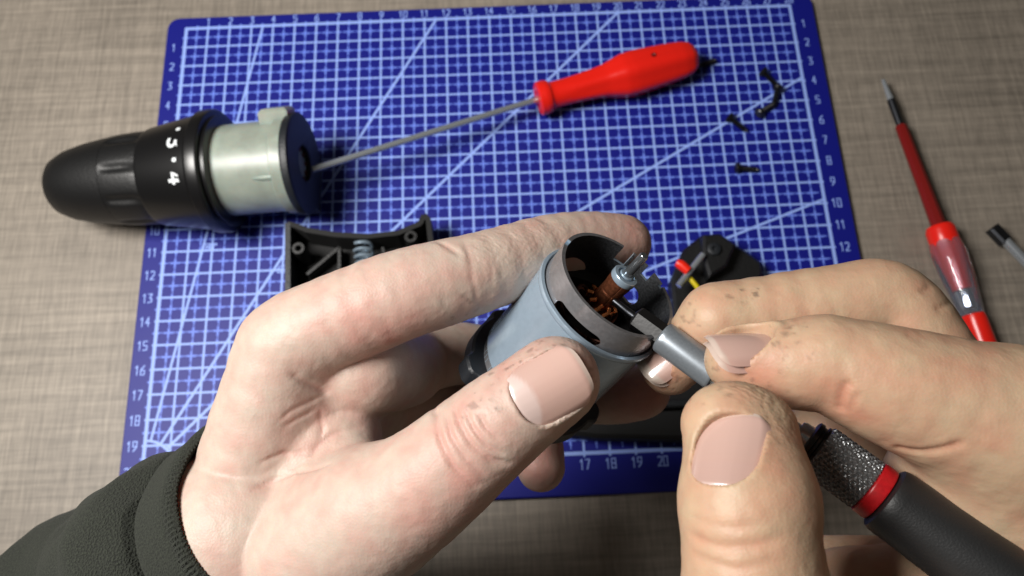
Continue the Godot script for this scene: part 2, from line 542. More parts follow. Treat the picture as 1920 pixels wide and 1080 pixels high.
func materials():
	var pores := tex(noise_image(FastNoiseLite.TYPE_CELLULAR, 0.045, Vector2i(512, 512), 3))
	var grain := noise_image(FastNoiseLite.TYPE_SIMPLEX_SMOOTH, 0.02, Vector2i(512, 512), 8, 5)
	var grain_t := tex(grain)
	var skin := plain(Color.WHITE, 0.5); skin.vertex_color_use_as_albedo = true
	skin.subsurf_scatter_enabled = true; skin.subsurf_scatter_strength = 0.12; skin.metallic_specular = 0.4
	relief(skin, pores, 0.8, 0.004); M.skin = skin
	var nail := plain(Color.WHITE, 0.3); nail.vertex_color_use_as_albedo = true; nail.metallic_specular = 0.45
	nail.clearcoat_enabled = true; nail.clearcoat = 0.6; nail.clearcoat_roughness = 0.12; M.nail = nail
	M.black = plain(Color(0.048, 0.05, 0.055), 0.46); relief(M.black, grain_t, 0.6, 0.006)
	M.matt_black = plain(Color(0.03, 0.03, 0.033), 0.75)
	M.black_gloss = plain(Color(0.06, 0.06, 0.065), 0.3)
	M.dark_plastic = plain(Color(0.085, 0.10, 0.12), 0.5); relief(M.dark_plastic, grain_t, 0.6, 0.008)
	M.white_print = plain(Color(0.85, 0.87, 0.88), 0.6)
	M.nylon = plain(Color(0.61, 0.645, 0.60), 0.36); M.nylon.subsurf_scatter_enabled = true; M.nylon.subsurf_scatter_strength = 0.3; mottle(M.nylon, grain, 0.82, 0.1)
	M.red = plain(Color(0.87, 0.12, 0.075), 0.27); relief(M.red, grain_t, 0.3, 0.004)
	M.dark_red = plain(Color(0.44, 0.045, 0.03), 0.35)
	M.steel = plain(Color(0.76, 0.79, 0.82), 0.22, 0.75)
	M.dark_steel = plain(Color(0.30, 0.31, 0.33), 0.35, 1.0)
	M.shaft = plain(Color(0.52, 0.54, 0.56), 0.16, 0.85)
	M.winding = plain(Color(0.30, 0.16, 0.10), 0.35, 0.6)
	M.chrome = plain(Color(0.80, 0.82, 0.84), 0.12, 1.0)
	var zinc := plain(Color(0.68, 0.76, 0.83), 0.24, 0.6); mottle(zinc, grain, 0.93, 0.5); zinc.heightmap_enabled = true; zinc.heightmap_texture = grain_t; zinc.heightmap_scale = 0.0015; M.zinc = zinc
	var can := plain(Color(0.60, 0.60, 0.615), 0.24, 0.65); mottle(can, grain, 0.85, 0.7); can.heightmap_enabled = true; can.heightmap_texture = grain_t; can.heightmap_scale = 0.0018; M.can = can
	var socket := plain(Color(0.56, 0.59, 0.62), 0.32, 0.6); mottle(socket, grain, 0.9, 1.2); M.socket = socket
	var copper := plain(Color(0.72, 0.44, 0.31), 0.28, 0.8); mottle(copper, grain, 0.45, 1.0); M.copper = copper
	M.bright_copper = plain(Color(0.93, 0.58, 0.36), 0.22, 0.75)
	M.soot = plain(Color(0.30, 0.31, 0.325), 0.4, 0.4); mottle(M.soot, grain, 0.35, 1.6)
	M.magnet = plain(Color(0.09, 0.09, 0.095), 0.6)
	M.bit = plain(Color(0.07, 0.07, 0.075), 0.4, 0.3); relief(M.bit, grain_t, 0.8, 0.002)
	M.rubber = plain(Color(0.10, 0.105, 0.11), 0.48); relief(M.rubber, grain_t, 1.6, 0.0035)
	M.knurl = plain(Color(0.46, 0.465, 0.47), 0.26, 0.55)
	M.band = plain(Color(0.78, 0.10, 0.13), 0.35); mottle(M.band, grain, 0.8, 0.8)
	M.clear = plain(Color(0.88, 0.92, 1.0, 0.06), 0.05); M.clear.refraction_enabled = true; M.clear.refraction_scale = 0.05
	M.yellow = plain(Color(0.80, 0.72, 0.05), 0.4)
	M.orange_red = plain(Color(0.90, 0.14, 0.04), 0.35)
	var cloth := plain(Color(0.19, 0.21, 0.165), 0.95); cloth.rim_enabled = true; cloth.rim = 0.25; cloth.rim_tint = 0.6
	var fuzz := noise_image(FastNoiseLite.TYPE_SIMPLEX_SMOOTH, 0.11, Vector2i(512, 512), 21, 3)
	mottle(cloth, fuzz, 0.22, 0.3); cloth.heightmap_enabled = true; cloth.heightmap_texture = tex(fuzz); cloth.heightmap_scale = 0.05
	M.cloth = cloth

# ---------------------------------------------------------------- the table and the mat
func table():
	# woven-look laminate: warp streaks, weft streaks and slow blotches in the print
	const T := 1536
	var layers := []
	for e in [[0.13, Vector2i(T, 26), 31, 5], [0.075, Vector2i(40, T), 37, 6], [0.30, Vector2i(T, 150), 43, 2], [0.24, Vector2i(120, T), 47, 3], [0.02, Vector2i(300, 300), 53, 4]]:
		var im := noise_image(FastNoiseLite.TYPE_SIMPLEX_SMOOTH, e[0], e[1], e[2], e[3])
		im.resize(T, T, Image.INTERPOLATE_CUBIC); im.convert(Image.FORMAT_L8)
		layers.append(im.get_data())
	var la: PackedByteArray = layers[0]
	var lb: PackedByteArray = layers[1]
	var lc: PackedByteArray = layers[2]
	var ld: PackedByteArray = layers[3]
	var le: PackedByteArray = layers[4]
	var mixed := PackedByteArray(); mixed.resize(T * T)
	for i in T * T:
		mixed[i] = (la[i] * 20 + lb[i] * 26 + lc[i] * 22 + ld[i] * 18 + le[i] * 14 + 10600) / 200 + 38
	var cloth_print := Image.create_from_data(T, T, false, Image.FORMAT_L8, mixed)
	cloth_print.convert(Image.FORMAT_RGB8)
	cloth_print.adjust_bcs(1.0, 0.92, 1.0); cloth_print.adjust_bcs(1.11, 1.0, 1.0)
	var m := plain(Color(0.785, 0.735, 0.672), 0.55); m.albedo_texture = tex(cloth_print)
	m.heightmap_enabled = true; m.heightmap_texture = m.albedo_texture; m.heightmap_scale = 0.006
	var g := Geo.new()
	var w := 70.0
	var d := 45.0
	var f := Transform3D(Basis(Vector3.RIGHT, Vector3.FORWARD, Vector3.UP), Vector3(0, -2.5, 0))
	g.box(f, Vector3(w * 2, d * 2, 5.0), 0.3)
	for p in g.v: g.uv.append(Vector2(p.x + 26.0, p.z + 26.0) / 50.0)
	var o := MeshInstance3D.new(); o.name = "table"; o.mesh = g.done(Vector3.ZERO, 30); o.material_override = m; add_child(o, true)
	o.set_meta("kind", "structure"); o.set_meta("label", "beige woven-look laminate table top under the tools")

const PPC := 68.0
const MAT_X := -14.9
const MAT_Z := -10.62
var mat_image: Image

func ink(a: Vector2, b: Vector2, w: float, c: Color):   # a printed line, in grid centimetres
	var o := Vector2(-14.0 - MAT_X, -10.0 - MAT_Z)
	var p := (a + o) * PPC
	var q := (b + o) * PPC
	var r := w * PPC * 0.5
	if absf(p.x - q.x) < 0.01 or absf(p.y - q.y) < 0.01:
		var u := p.min(q) - Vector2(r, r)
		mat_image.fill_rect(Rect2i(Vector2i(u.round()), Vector2i((p.max(q) + Vector2(r, r) - u).round().max(Vector2.ONE))), c)
		return
	var n := int(p.distance_to(q) / maxf(1.0, r * 0.5)) + 1
	for i in n + 1:
		var e := p.lerp(q, float(i) / n)
		mat_image.fill_rect(Rect2i(Vector2i((e - Vector2(r, r)).round()), Vector2i.ONE * maxi(1, roundi(2 * r))), c)

const STROKES := {"0": [[0,0,1,0],[1,0,1,2],[1,2,0,2],[0,2,0,0]], "1": [[0.5,0,0.5,2],[0.1,0.4,0.5,0]], "2": [[0,0.2,0.4,0],[0.4,0,1,0.2],[1,0.2,1,0.8],[1,0.8,0,2],[0,2,1,2]],
	"3": [[0,0,1,0],[1,0,0.4,0.9],[0.4,0.9,1,1.2],[1,1.2,1,1.8],[1,1.8,0,2]], "4": [[0.7,0,0,1.3],[0,1.3,1,1.3],[0.7,0,0.7,2]], "5": [[1,0,0,0],[0,0,0,0.9],[0,0.9,1,1],[1,1,1,1.9],[1,1.9,0,2]],
	"6": [[0.9,0,0,0.9],[0,0.9,0,2],[0,2,1,2],[1,2,1,1],[1,1,0,1]], "7": [[0,0,1,0],[1,0,0.3,2]], "8": [[0,0,1,0],[1,0,1,2],[1,2,0,2],[0,2,0,0],[0,1,1,1]], "9": [[1,1,0,1],[0,1,0,0],[0,0,1,0],[1,0,1,1.1],[1,1.1,0.2,2]], "°": [[0,0,0.5,0],[0.5,0,0.5,0.5],[0.5,0.5,0,0.5],[0,0.5,0,0]]}

func write(s: String, c: Vector2, h: float, col: Color):   # printed figures, centred on a point of the grid
	var w := h * 0.42
	var total := s.length() * w * 1.45 - w * 0.45
	var x := c.x - total / 2
	for ch in s:
		for k in STROKES[ch]:
			ink(Vector2(x + k[0] * w, c.y - h / 2 + k[1] * h / 2), Vector2(x + k[2] * w, c.y - h / 2 + k[3] * h / 2), 0.045, col)
		x += w * 1.45

func cutting_mat():
	var size := Vector2(30.0, 22.2)
	mat_image = Image.create(int(size.x * PPC), int(size.y * PPC), false, Image.FORMAT_RGB8)
	mat_image.fill(Color(0.045, 0.072, 0.47))
	var pale := Color(0.56, 0.66, 0.92)
	var mid := Color(0.40, 0.50, 0.86)
	for i in 28:   # the broken half-centimetre lines
		for j in 20:
			var c := Vector2(i + 0.5, j + 0.5)
			for e in [Vector2(1, 0), Vector2(0, 1)]:
				ink(c - e * 0.15, c + e * 0.15, 0.09, mid)
				ink(c - e * 0.31, c - e * 0.23, 0.05, mid)
				ink(c + e * 0.23, c + e * 0.31, 0.05, mid)
				ink(c - e * 0.5 - e * 0.1, c - e * 0.5 + e * 0.1, 0.09, mid)
	for i in range(1, 28): ink(Vector2(i, -0.1), Vector2(i, 20.1), 0.082, pale)
	for j in range(1, 20): ink(Vector2(-0.08, j), Vector2(28.08, j), 0.082, pale)
	for e in [[0, 0, 28, 0], [28, 0, 28, 20], [28, 20, 0, 20], [0, 20, 0, 0]]: ink(Vector2(e[0], e[1]), Vector2(e[2], e[3]), 0.14, pale)
	for a in [80, 60, 45, 30, 20, 10]:
		var t := deg_to_rad(a)
		var l := minf(28.0 / cos(t), 20.0 / sin(t))
		ink(Vector2(0, 20) + Vector2(cos(t), -sin(t)) * 1.2, Vector2(0, 20) + Vector2(cos(t), -sin(t)) * l, 0.09, pale)
		write("%d°" % a, Vector2(0, 20) + Vector2(cos(t), -sin(t)) * 9.4 + Vector2(0.35, 0.1), 0.3, pale)
	for k in 24:
		var t := PI / 2 * k / 24.0
		var u := PI / 2 * (k + 1) / 24.0
		ink(Vector2(0, 20) + Vector2(cos(t), -sin(t)) * 1.2, Vector2(0, 20) + Vector2(cos(u), -sin(u)) * 1.2, 0.09, pale)
	for i in range(1, 29):
		write(str(i), Vector2(i, -0.34), 0.34, pale); write(str(i), Vector2(i, 20.42), 0.36, pale)
	for j in range(1, 21):
		write(str(j), Vector2(-0.5, j), 0.36, pale)
		if j < 20: write(str(j), Vector2(28.5, j), 0.36, pale)
	var m := plain(Color.WHITE, 0.5); m.albedo_texture = tex(mat_image); m.metallic_specular = 0.4
	var gi := noise_image(FastNoiseLite.TYPE_SIMPLEX_SMOOTH, 0.08, Vector2i(512, 512), 13, 3)
	var poly := PackedVector2Array()
	for cnr in [[1, 1], [-1, 1], [-1, -1], [1, -1]]:
		for k in 7:
			var t: float = {"11": 0.0, "-11": PI / 2, "-1-1": PI, "1-1": 1.5 * PI}["%d%d" % cnr] + PI / 2 * k / 6.0
			poly.append(Vector2(cnr[0] * (size.x / 2 - 0.55) + 0.55 * cos(t), cnr[1] * (size.y / 2 - 0.55) + 0.55 * sin(t)))
	var mid_x := MAT_X + size.x / 2
	var mid_z := MAT_Z + size.y / 2
	var g := Geo.new()
	g.prism(poly, Transform3D(Basis(Vector3.RIGHT, Vector3.FORWARD, Vector3.UP), Vector3(mid_x, 0, mid_z)), 0.004, 0.3, 0.05)
	for p in g.v: g.uv.append(Vector2((p.x - MAT_X) / size.x, (p.z - MAT_Z) / size.y))
	var o := MeshInstance3D.new(); o.name = "cutting_mat"; o.mesh = g.done(Vector3(mid_x, 0, mid_z), 30); o.material_override = m; add_child(o, true)
	o.position = Vector3(mid_x, 0, mid_z) * CM
	o.set_meta("label", "blue cutting mat printed with a pale centimetre grid, lying on the beige table"); o.set_meta("category", "cutting mat")

# ---------------------------------------------------------------- tools on the mat
func flat_text(s: String, size: float, f: Transform3D, parent: Node3D, called: String, m: Material):
	var t := TextMesh.new(); t.text = s; t.font_size = 32; t.pixel_size = size * CM / 23.0; t.depth = 0.02 * CM
	var sf := SystemFont.new(); sf.font_names = PackedStringArray(["Droid Sans"]); sf.font_weight = 700; t.font = sf
	var o := MeshInstance3D.new(); o.name = called; o.mesh = t; o.material_override = m; parent.add_child(o, true)
	o.transform = Transform3D(f.basis, (f.origin - base_of(parent)) * CM)

func drill_head():
	var a := Vector3(-17.878, 1.950, -1.387)
	var b := Vector3(-6.650, 3.000, -1.510)
	var ax := (b - a).normalized()
	var bs := Geo.frame(ax)
	var at := Vector3(b.x, 0.3, b.z)
	var o := thing("drill_gearbox", "black drill chuck and gearbox with pale nylon housing on the mat's left edge", "gearbox", at)
	var L := a.distance_to(b)
	var flute := func(t: float, h: float, r: float) -> float:
		var w := smoothstep(2.9, 3.2, h) * (1.0 - smoothstep(4.1, 4.4, h))
		return r - 0.11 * w * pow(maxf(0.0, cos(t * 9.0)), 3.0)
	var g := Geo.new()
	g.lathe(a, bs, [[0.0, 0.0], [0.6, 0.0], [0.95, 0.06], [1.16, 0.25], [1.42, 0.8], [1.61, 1.6], [1.73, 2.4], [1.78, 2.85]], 72)
	part("chuck_nose", g, M.black, o)
	g = Geo.new()
	g.lathe(a, bs, [[1.70, 2.85], [1.79, 2.87], [1.80, 2.95], [1.82, 3.1], [1.84, 3.4], [1.86, 3.8], [1.86, 4.1], [1.86, 4.4], [1.8, 4.48]], 144, flute)
	part("chuck_sleeve", g, M.black, o)
	g = Geo.new()
	g.lathe(a, bs, [[1.8, 4.4], [1.93, 4.43], [1.97, 4.55], [2.1, 5.3], [2.24, 6.1], [2.30, 6.55], [2.26, 6.6]], 96)
	var collar := part("torque_collar", g, M.black_gloss, o)
	g = Geo.new()
	g.lathe(a, bs, [[2.2, 6.62], [2.42, 6.64], [2.45, 6.7], [2.45, 7.05], [2.4, 7.12], [2.2, 7.16], [2.2, 7.3], [1.9, 7.34]], 96)
	part("flange", g, M.black_gloss, o)
	# the figures printed round the collar
	var i := 0
	for s in ["", "", "", "4", "•", "3", "•"]:
		var t := -0.52 + 0.30 * (i - 3)
		var out := Vector3(0, cos(t), 0) + Vector3(0, 0, -sin(t)) 
		out = (out - ax * out.dot(ax)).normalized()
		var h := 6.2
		var r := 2.25
		var rot := Basis(ax.cross(out), ax, out)
		if s: flat_text(s, 0.62 if s != "•" else 0.42, Transform3D(rot, a + ax * h + out * (r + 0.004)), collar, "numeral", M.white_print)
		i += 1
	# the nylon gear housing, with its lug and ribs
	g = Geo.new()
	g.lathe(a, bs, [[1.80, 7.2], [1.80, 9.6], [1.9, 9.66], [1.9, 10.15], [1.84, 10.2]], 96)
	var hs := part("gear_housing", g, M.nylon, o)
	for t in [-0.95, 0.70]:
		var out := Vector3(0, cos(t), sin(t))
		out = (out - ax * out.dot(ax)).normalized()
		g = Geo.new()
		var f := Transform3D(Basis(ax, out.cross(ax) * -1.0, out), a + ax * 9.55 + out * 1.72)
		f.basis = Basis(ax, out.cross(ax), out)
		if t == 0.70:
			g.tube([a + ax * 8.9 + out * 1.75, a + ax * 9.3 + out * 1.75, a + ax * 9.8 + out * 1.75], [0.06, 0.13, 0.13], 16)
		else:
			f.origin += out * 0.06 + ax * 0.1; g.box(f, Vector3(1.15, 0.95, 0.95), 0.12)
		part("lug", g, M.nylon, hs)
	# the dark end plate with its hole and the gear teeth inside
	var ring := PackedVector3Array()
	g = Geo.new()
	var prof := [[0.72, 10.0], [0.72, 10.4], [0.78, 10.44], [1.90, 10.44], [2.0, 10.38], [2.02, 10.2], [1.98, 10.1], [1.8, 10.08]]
	var rows := []
	for pr in prof:
		var row := PackedVector3Array()
		for j in 72:
			var t := -TAU * j / 72
			row.append(a + bs * Vector3(pr[0] * cos(t), pr[1], pr[0] * sin(t)))
		rows.append(row)
	g.grid(rows)
	part("end_plate", g, M.dark_plastic, o)
	g = Geo.new()
	g.lathe(a, bs, [[0.72, 9.7], [0.0, 9.7]], 40)
	part("gear_hole", g, M.magnet, o)
	for k in 10:
		var t := TAU * k / 10.0
		g = Geo.new()
		var out := bs * Vector3(cos(t), 0, sin(t))
		g.box(Transform3D(Basis(ax, out.cross(ax), out), a + ax * 10.0 + out * 0.64), Vector3(0.5, 0.14, 0.22), 0.02)
		part("gear_tooth", g, M.copper, o)
	# the flat foot below the plate
	g = Geo.new()
	var down := (Vector3.DOWN - ax * Vector3.DOWN.dot(ax)).normalized()
	g.box(Transform3D(Basis(ax, down.cross(ax), down), a + ax * 9.95 + down * 1.7), Vector3(0.9, 2.6, 0.7), 0.08)
	part("foot", g, M.dark_plastic, o)

func long_screwdriver():
	var tip := Vector3(-7.268, 2.700, -1.336)
	var neck := Vector3(1.962, 1.250, -5.003)
	var end := Vector3(9.088, 1.200, -6.857)
	var ax := (end - neck).normalized()
	var o := thing("screwdriver", "red-handled screwdriver on the mat, its long shaft stuck into the gearbox", "screwdriver", Vector3(neck.x, 0.3, neck.z))
	var bs := Geo.frame(ax)
	var L := neck.distance_to(end)
	var k := L / 7.0
	var facet := func(t: float, h: float, r: float) -> float:
		var w := smoothstep(0.9, 2.2, h)
		return r * (1.0 - w * 0.07 * (0.5 + 0.5 * cos(t * 6.0)))
	var g := Geo.new()
	var prof := [[0.0, 0.0], [0.62, 0.0], [0.72, 0.06], [0.74, 0.3], [0.70, 0.48], [0.60, 0.58], [0.575, 0.75], [0.58, 1.2], [0.62, 1.8], [0.67, 2.4], [0.74, 2.9], [0.86, 3.3], [0.98, 3.7], [1.01, 4.1], [0.99, 4.6], [0.95, 5.2], [0.90, 5.8], [0.84, 6.3], [0.74, 6.65], [0.55, 6.88], [0.3, 6.98], [0.0, 7.0]]
	var fine := []
	for i in prof.size() - 1:
		for s in 3:
			var q := float(s) / 3.0
			fine.append([lerpf(prof[i][0], prof[i + 1][0], q), lerpf(prof[i][1], prof[i + 1][1], q) * k])
	fine.append([0.0, L])
	g.lathe(neck, bs, fine, 96, facet)
	var hd := part("handle", g, M.red, o, 50)
	g = Geo.new()
	var up := (Vector3(0, 1, -0.1) - ax * Vector3(0, 1, -0.1).dot(ax)).normalized()
	g.lathe(neck + ax * 4.95 * k + up * 0.86, Geo.frame(up), [[0.1, 0.0], [0.12, 0.04], [0.1, 0.09], [0.05, 0.1], [0.0, 0.06]], 20)
	part("hang_hole", g, M.dark_red, hd)
	g = Geo.new()
	g.tube([tip, tip.lerp(neck, 0.3), tip.lerp(neck, 0.85), neck + ax * 0.3], 0.135, 24)
	part("shaft", g, M.steel, o)

func tester():
	var a := Vector3(17.458, 0.550, -5.708)
	var b := Vector3(19.050, 0.720, 6.374)
	var ax := (b - a).normalized()
	var bs := Geo.frame(ax)
	var L := a.distance_to(b)
	var o := thing("voltage_tester", "tester screwdriver with red sleeved blade and clear handle right of the mat", "screwdriver", Vector3(b.x, 0, b.z))
	var at := func(px: float) -> float: return px * L
	var g := Geo.new()
	var flat := func(t: float, h: float, r: float) -> float: return r * lerpf(0.45 + 0.55 * absf(cos(t)), 1.0, smoothstep(0.3, 0.9, h))
	g.lathe(a, bs, [[0.0, 0.0], [0.13, 0.02], [0.14, 0.3], [0.14, 0.9], [0.14, L * 0.23]], 24, flat)
	part("blade", g, M.steel, o)
	g = Geo.new()
	g.lathe(a, bs, [[0.16, L * 0.085], [0.17, L * 0.09], [0.17, L * 0.2], [0.16, L * 0.205]], 20)
	part("blade_coating", g, M.dark_steel, o)
	g = Geo.new()
	g.lathe(a, bs, [[0.18, L * 0.19], [0.24, L * 0.195], [0.26, L * 0.4], [0.3, L * 0.62], [0.22, L * 0.63]], 8)
	part("sleeve", g, M.dark_red, o, 20)
	g = Geo.new()
	g.lathe(a, bs, [[0.25, L * 0.585], [0.5, L * 0.59], [0.58, L * 0.605], [0.58, L * 0.66], [0.46, L * 0.69], [0.36, L * 0.76], [0.30, L * 0.82]], 32)
	part("red_core", g, M.red, o)
	g = Geo.new()
	g.lathe(a, bs, [[0.24, L * 0.82], [0.26, L * 0.825], [0.26, L * 0.88], [0.2, L * 0.89]], 24)
	part("contact", g, M.chrome, o)
	var six := func(t: float, _h: float, r: float) -> float: return r * (0.94 + 0.06 * cos(t * 6.0))
	g = Geo.new()
	g.lathe(a, bs, [[0.5, L * 0.642], [0.64, L * 0.65], [0.7, L * 0.69], [0.66, L * 0.76], [0.56, L * 0.83], [0.48, L * 0.9], [0.45, L * 0.91]], 48, six)
	part("clear_handle", g, M.clear, o)
	g = Geo.new()
	g.lathe(a, bs, [[0.3, L * 0.905], [0.44, L * 0.91], [0.47, L * 0.93], [0.47, L * 1.06], [0.40, L * 1.09], [0.0, L * 1.1]], 32)
	part("end_cap", g, M.red, o)

func probe():
	var a := Vector3(20.736, 0.500, 1.533)
	var b := Vector3(22.791, 0.500, 4.703)
	var ax := (b - a).normalized()
	var o := thing("steel_tool", "grey steel tool with a black tip at the table's right edge", "hand tool", Vector3(a.x, 0, a.z))
	var g := Geo.new()
	g.tube([a + ax * 0.5, b], 0.2, 16)
	part("shank", g, M.steel, o)
	g = Geo.new()
	var sd := ax.cross(Vector3.UP).normalized()
	g.box(Transform3D(Basis(sd, ax, sd.cross(ax)), a + ax * 0.35), Vector3(0.5, 0.8, 0.4), 0.08)
	part("tip", g, M.dark_steel, o)

func rotated_poly(pts: Array) -> PackedVector2Array:
	var p := PackedVector2Array()
	for q in pts: p.append(Vector2(q.x, -q.z))
	if Geometry2D.is_polygon_clockwise(p): p.reverse()
	return p

# frame whose x is world x, y is world -z and z is up: polygons are drawn on the table as seen from above
func above(y: float) -> Transform3D: return Transform3D(Basis(Vector3.RIGHT, Vector3.FORWARD, Vector3.UP), Vector3(0, y, 0))

func shells():
	# half of the drill's body, hollow side up
	var o := thing("drill_shell", "black half shell of the drill body with a coil spring seat, below the gearbox", "drill part", Vector3(-5.893, 0.300, 1.997))
	var outer := [Vector3(-8.353, 2.000, 0.670), Vector3(-8.008, 2.000, 0.777), Vector3(-7.596, 2.000, 0.979), Vector3(-6.421, 2.000, 1.236), Vector3(-5.146, 2.000, 1.360), Vector3(-3.981, 2.000, 1.275), Vector3(-3.065, 2.000, 0.904), Vector3(-2.913, 2.000, 0.542), Vector3(-2.744, 2.000, 0.734), Vector3(-2.687, 2.000, 1.378), Vector3(-2.238, 2.000, 5.336), Vector3(-8.115, 2.000, 5.914)]
	var g := Geo.new()
	g.prism(rotated_poly(outer), above(0.31), 0.0, 0.35, 0.05)
	part("shell_floor", g, M.matt_black, o)
	# rim walls standing on the outline
	for i in outer.size():
		var p: Vector3 = outer[i]
		var q: Vector3 = outer[(i + 1) % outer.size()]
		p.y = 0.66; q.y = 0.66
		var d := (q - p).normalized()
		var n := d.cross(Vector3.UP)
		g = Geo.new()
		g.box(Transform3D(Basis(d, n, d.cross(n)), (p + q) / 2 + Vector3(0, 0.7, 0)), Vector3(p.distance_to(q) + 0.02 * (i % 3), 0.2 + 0.004 * (i % 4), 1.4 + 0.01 * (i % 5)), 0.04)
		part("shell_wall", g, M.dark_plastic if i > 9 else M.matt_black, o)
	for c in [Vector3(-7.889, 1.900, 1.745), Vector3(-3.442, 1.900, 1.442)]:
		g = Geo.new()
		g.lathe(c - Vector3(0, 1.3, 0), Basis.IDENTITY, [[0.28, 0.0], [0.28, 1.4], [0.24, 1.46], [0.13, 1.46], [0.12, 1.0], [0.0, 1.0]], 28)
		part("screw_boss", g, M.black, o)
	for e in [[Vector3(-7.686, 1.000, 2.618), Vector3(-6.419, 1.000, 1.523)], [Vector3(-6.368, 1.000, 3.578), Vector3(-6.419, 1.000, 1.523)], [Vector3(-4.672, 1.000, 1.600), Vector3(-4.338, 1.000, 3.217)]]:
		var p: Vector3 = e[0]
		var q: Vector3 = e[1]
		var d := (q - p).normalized()
		var n := d.cross(Vector3.UP).normalized()
		g = Geo.new()
		g.box(Transform3D(Basis(d, n, d.cross(n)), (p + q) / 2), Vector3(p.distance_to(q), 0.12, 0.8), 0.03)
		part("rib", g, M.black, o)
	var sp := thing("coil_spring", "short bright coil spring seated in the black drill shell", "spring", Vector3(-5.491, 0.700, 1.687))
	g = Geo.new()
	var pts := []
	var s0 := Vector3(-5.412, 1.700, 1.552)
	var s1 := Vector3(-5.176, 1.700, 3.180)
	var sf := Geo.frame(s1 - s0)
	for k in 121:
		var t := k / 120.0
		pts.append(s0.lerp(s1, t) + sf * Vector3(cos(t * TAU * 6.0), 0, sin(t * TAU * 6.0)) * 0.36)
	g.tube(pts, 0.07, 8)
	part("coil", g, M.zinc, sp)
	# trigger switch with wires
	var tr := thing("trigger_switch", "black trigger switch with a red slider, grey pin and yellow wire, above the right hand", "switch", Vector3(8.952, 0.300, 2.649))
	g = Geo.new()
	g.prism(rotated_poly([Vector3(6.899, 1.500, 3.422), Vector3(7.530, 1.500, 2.138), Vector3(8.307, 1.500, 1.573), Vector3(9.045, 1.500, 1.560), Vector3(9.992, 1.500, 2.247), Vector3(10.600, 1.500, 2.820), Vector3(10.624, 1.500, 3.250), Vector3(9.580, 1.500, 5.294), Vector3(6.834, 1.500, 5.604)]), above(0.3), 0.0, 0.9, 0.12)
	part("switch_base", g, M.black, tr)
	g = Geo.new()
	g.prism(rotated_poly([Vector3(8.184, 1.900, 1.818), Vector3(8.869, 1.900, 1.803), Vector3(9.446, 1.900, 2.283), Vector3(8.947, 1.900, 3.202), Vector3(8.224, 1.900, 3.612), Vector3(8.078, 1.900, 2.718)]), above(1.2), 0.0, 0.75, 0.1)
	part("switch_body", g, M.black, tr)
	g = Geo.new()
	g.lathe(Vector3(8.517, 1.950, 2.486), Basis.IDENTITY, [[0.26, 0.0], [0.26, 0.12], [0.2, 0.15], [0.1, 0.15], [0.09, 0.05], [0.0, 0.05]], 24)
	part("boss", g, M.dark_plastic, tr)
	g = Geo.new()
	g.tube([Vector3(6.926, 2.200, 3.041), Vector3(7.083, 2.200, 3.136), Vector3(7.364, 2.200, 3.412)], [0.15, 0.2, 0.18], 18)
	part("slider", g, M.orange_red, tr)
	g = Geo.new()
	g.tube([Vector3(6.929, 2.100, 3.970), Vector3(8.031, 2.100, 2.721)], 0.12, 14)
	part("pin", g, M.steel, tr)
	g = Geo.new()
	g.tube([Vector3(7.395, 1.900, 3.532), Vector3(7.665, 1.900, 3.917), Vector3(7.967, 1.700, 4.414), Vector3(8.180, 1.400, 4.990)], 0.1, 10)
	part("wire", g, M.yellow, tr)
	# the handle half under the hands
	var hs := thing("handle_shell", "black half shell of the drill handle in the shadow under the motor", "drill part", Vector3(4.828, 0.300, 9.070))
	g = Geo.new()
	g.prism(rotated_poly([Vector3(1.146, 1.200, 7.395), Vector3(2.622, 1.200, 6.834), Vector3(6.949, 1.200, 7.022), Vector3(9.802, 1.200, 7.355), Vector3(9.921, 1.200, 9.402), Vector3(6.846, 1.200, 9.787), Vector3(3.448, 1.200, 9.562), Vector3(1.855, 1.200, 9.295), Vector3(1.084, 1.200, 8.620)]), above(0.31), 0.0, 1.1, 0.15)
	part("shell_floor", g, M.matt_black, hs)
	g = Geo.new()
	g.box(Transform3D(Basis(Vector3.RIGHT, Vector3.FORWARD, Vector3.UP), Vector3(5.719, 1.500, 8.460)), Vector3(4.0, 0.3, 0.7), 0.06)
	part("rib", g, M.dark_plastic, hs)

func screws():
	var proto: Node3D = null
	var spots := [
		[Vector3(12.448, 0.300, -6.039), 0.9, "black screw on the mat, the one highest up by the diagonal line"],
		[Vector3(12.577, 0.300, -5.105), 1.9, "black screw crossing the pale diagonal line on the mat"],
		[Vector3(12.066, 0.300, -4.535), -0.55, "black screw just below the diagonal line, beneath two others"],
		[Vector3(10.693, 0.300, -3.851), 0.75, "black screw lying across the diagonal line, left of the other screws"],
		[Vector3(10.823, 0.300, -1.666), 0.1, "black screw lying alone and level, lowest of the screws on the mat"],
		[Vector3(9.690, 0.300, -6.940), -0.4, "black screw poking out beyond the red screwdriver handle"]]
	for s in spots:
		var o: Node3D
		if proto == null:
			o = thing("screw", s[2], "screw", Vector3.ZERO, "black screws scattered on the mat"); proto = o
			var g := Geo.new()
			g.lathe(Vector3(-0.5, 0.24, 0), Geo.frame(Vector3.RIGHT), [[0.10, 0.02], [0.2, 0.0], [0.24, 0.05], [0.2, 0.16], [0.12, 0.2]], 20)
			part("head", g, M.black_gloss, o)
			g = Geo.new()
			var pr := []
			for k in 26: pr.append([(0.13 if k % 2 else 0.085) * (1.0 if k < 21 else (26 - k) / 6.0), 0.18 + k * 0.036])
			g.lathe(Vector3(-0.5, 0.24, 0), Geo.frame(Vector3(1, -0.1, 0)), pr, 14)
			part("thread", g, M.black_gloss, o)
		else:
			o = proto.duplicate(); o.name = "screw"; add_child(o, true)
			o.set_meta("label", s[2])
		o.position = s[0] * CM
		o.rotation.y = -s[1]

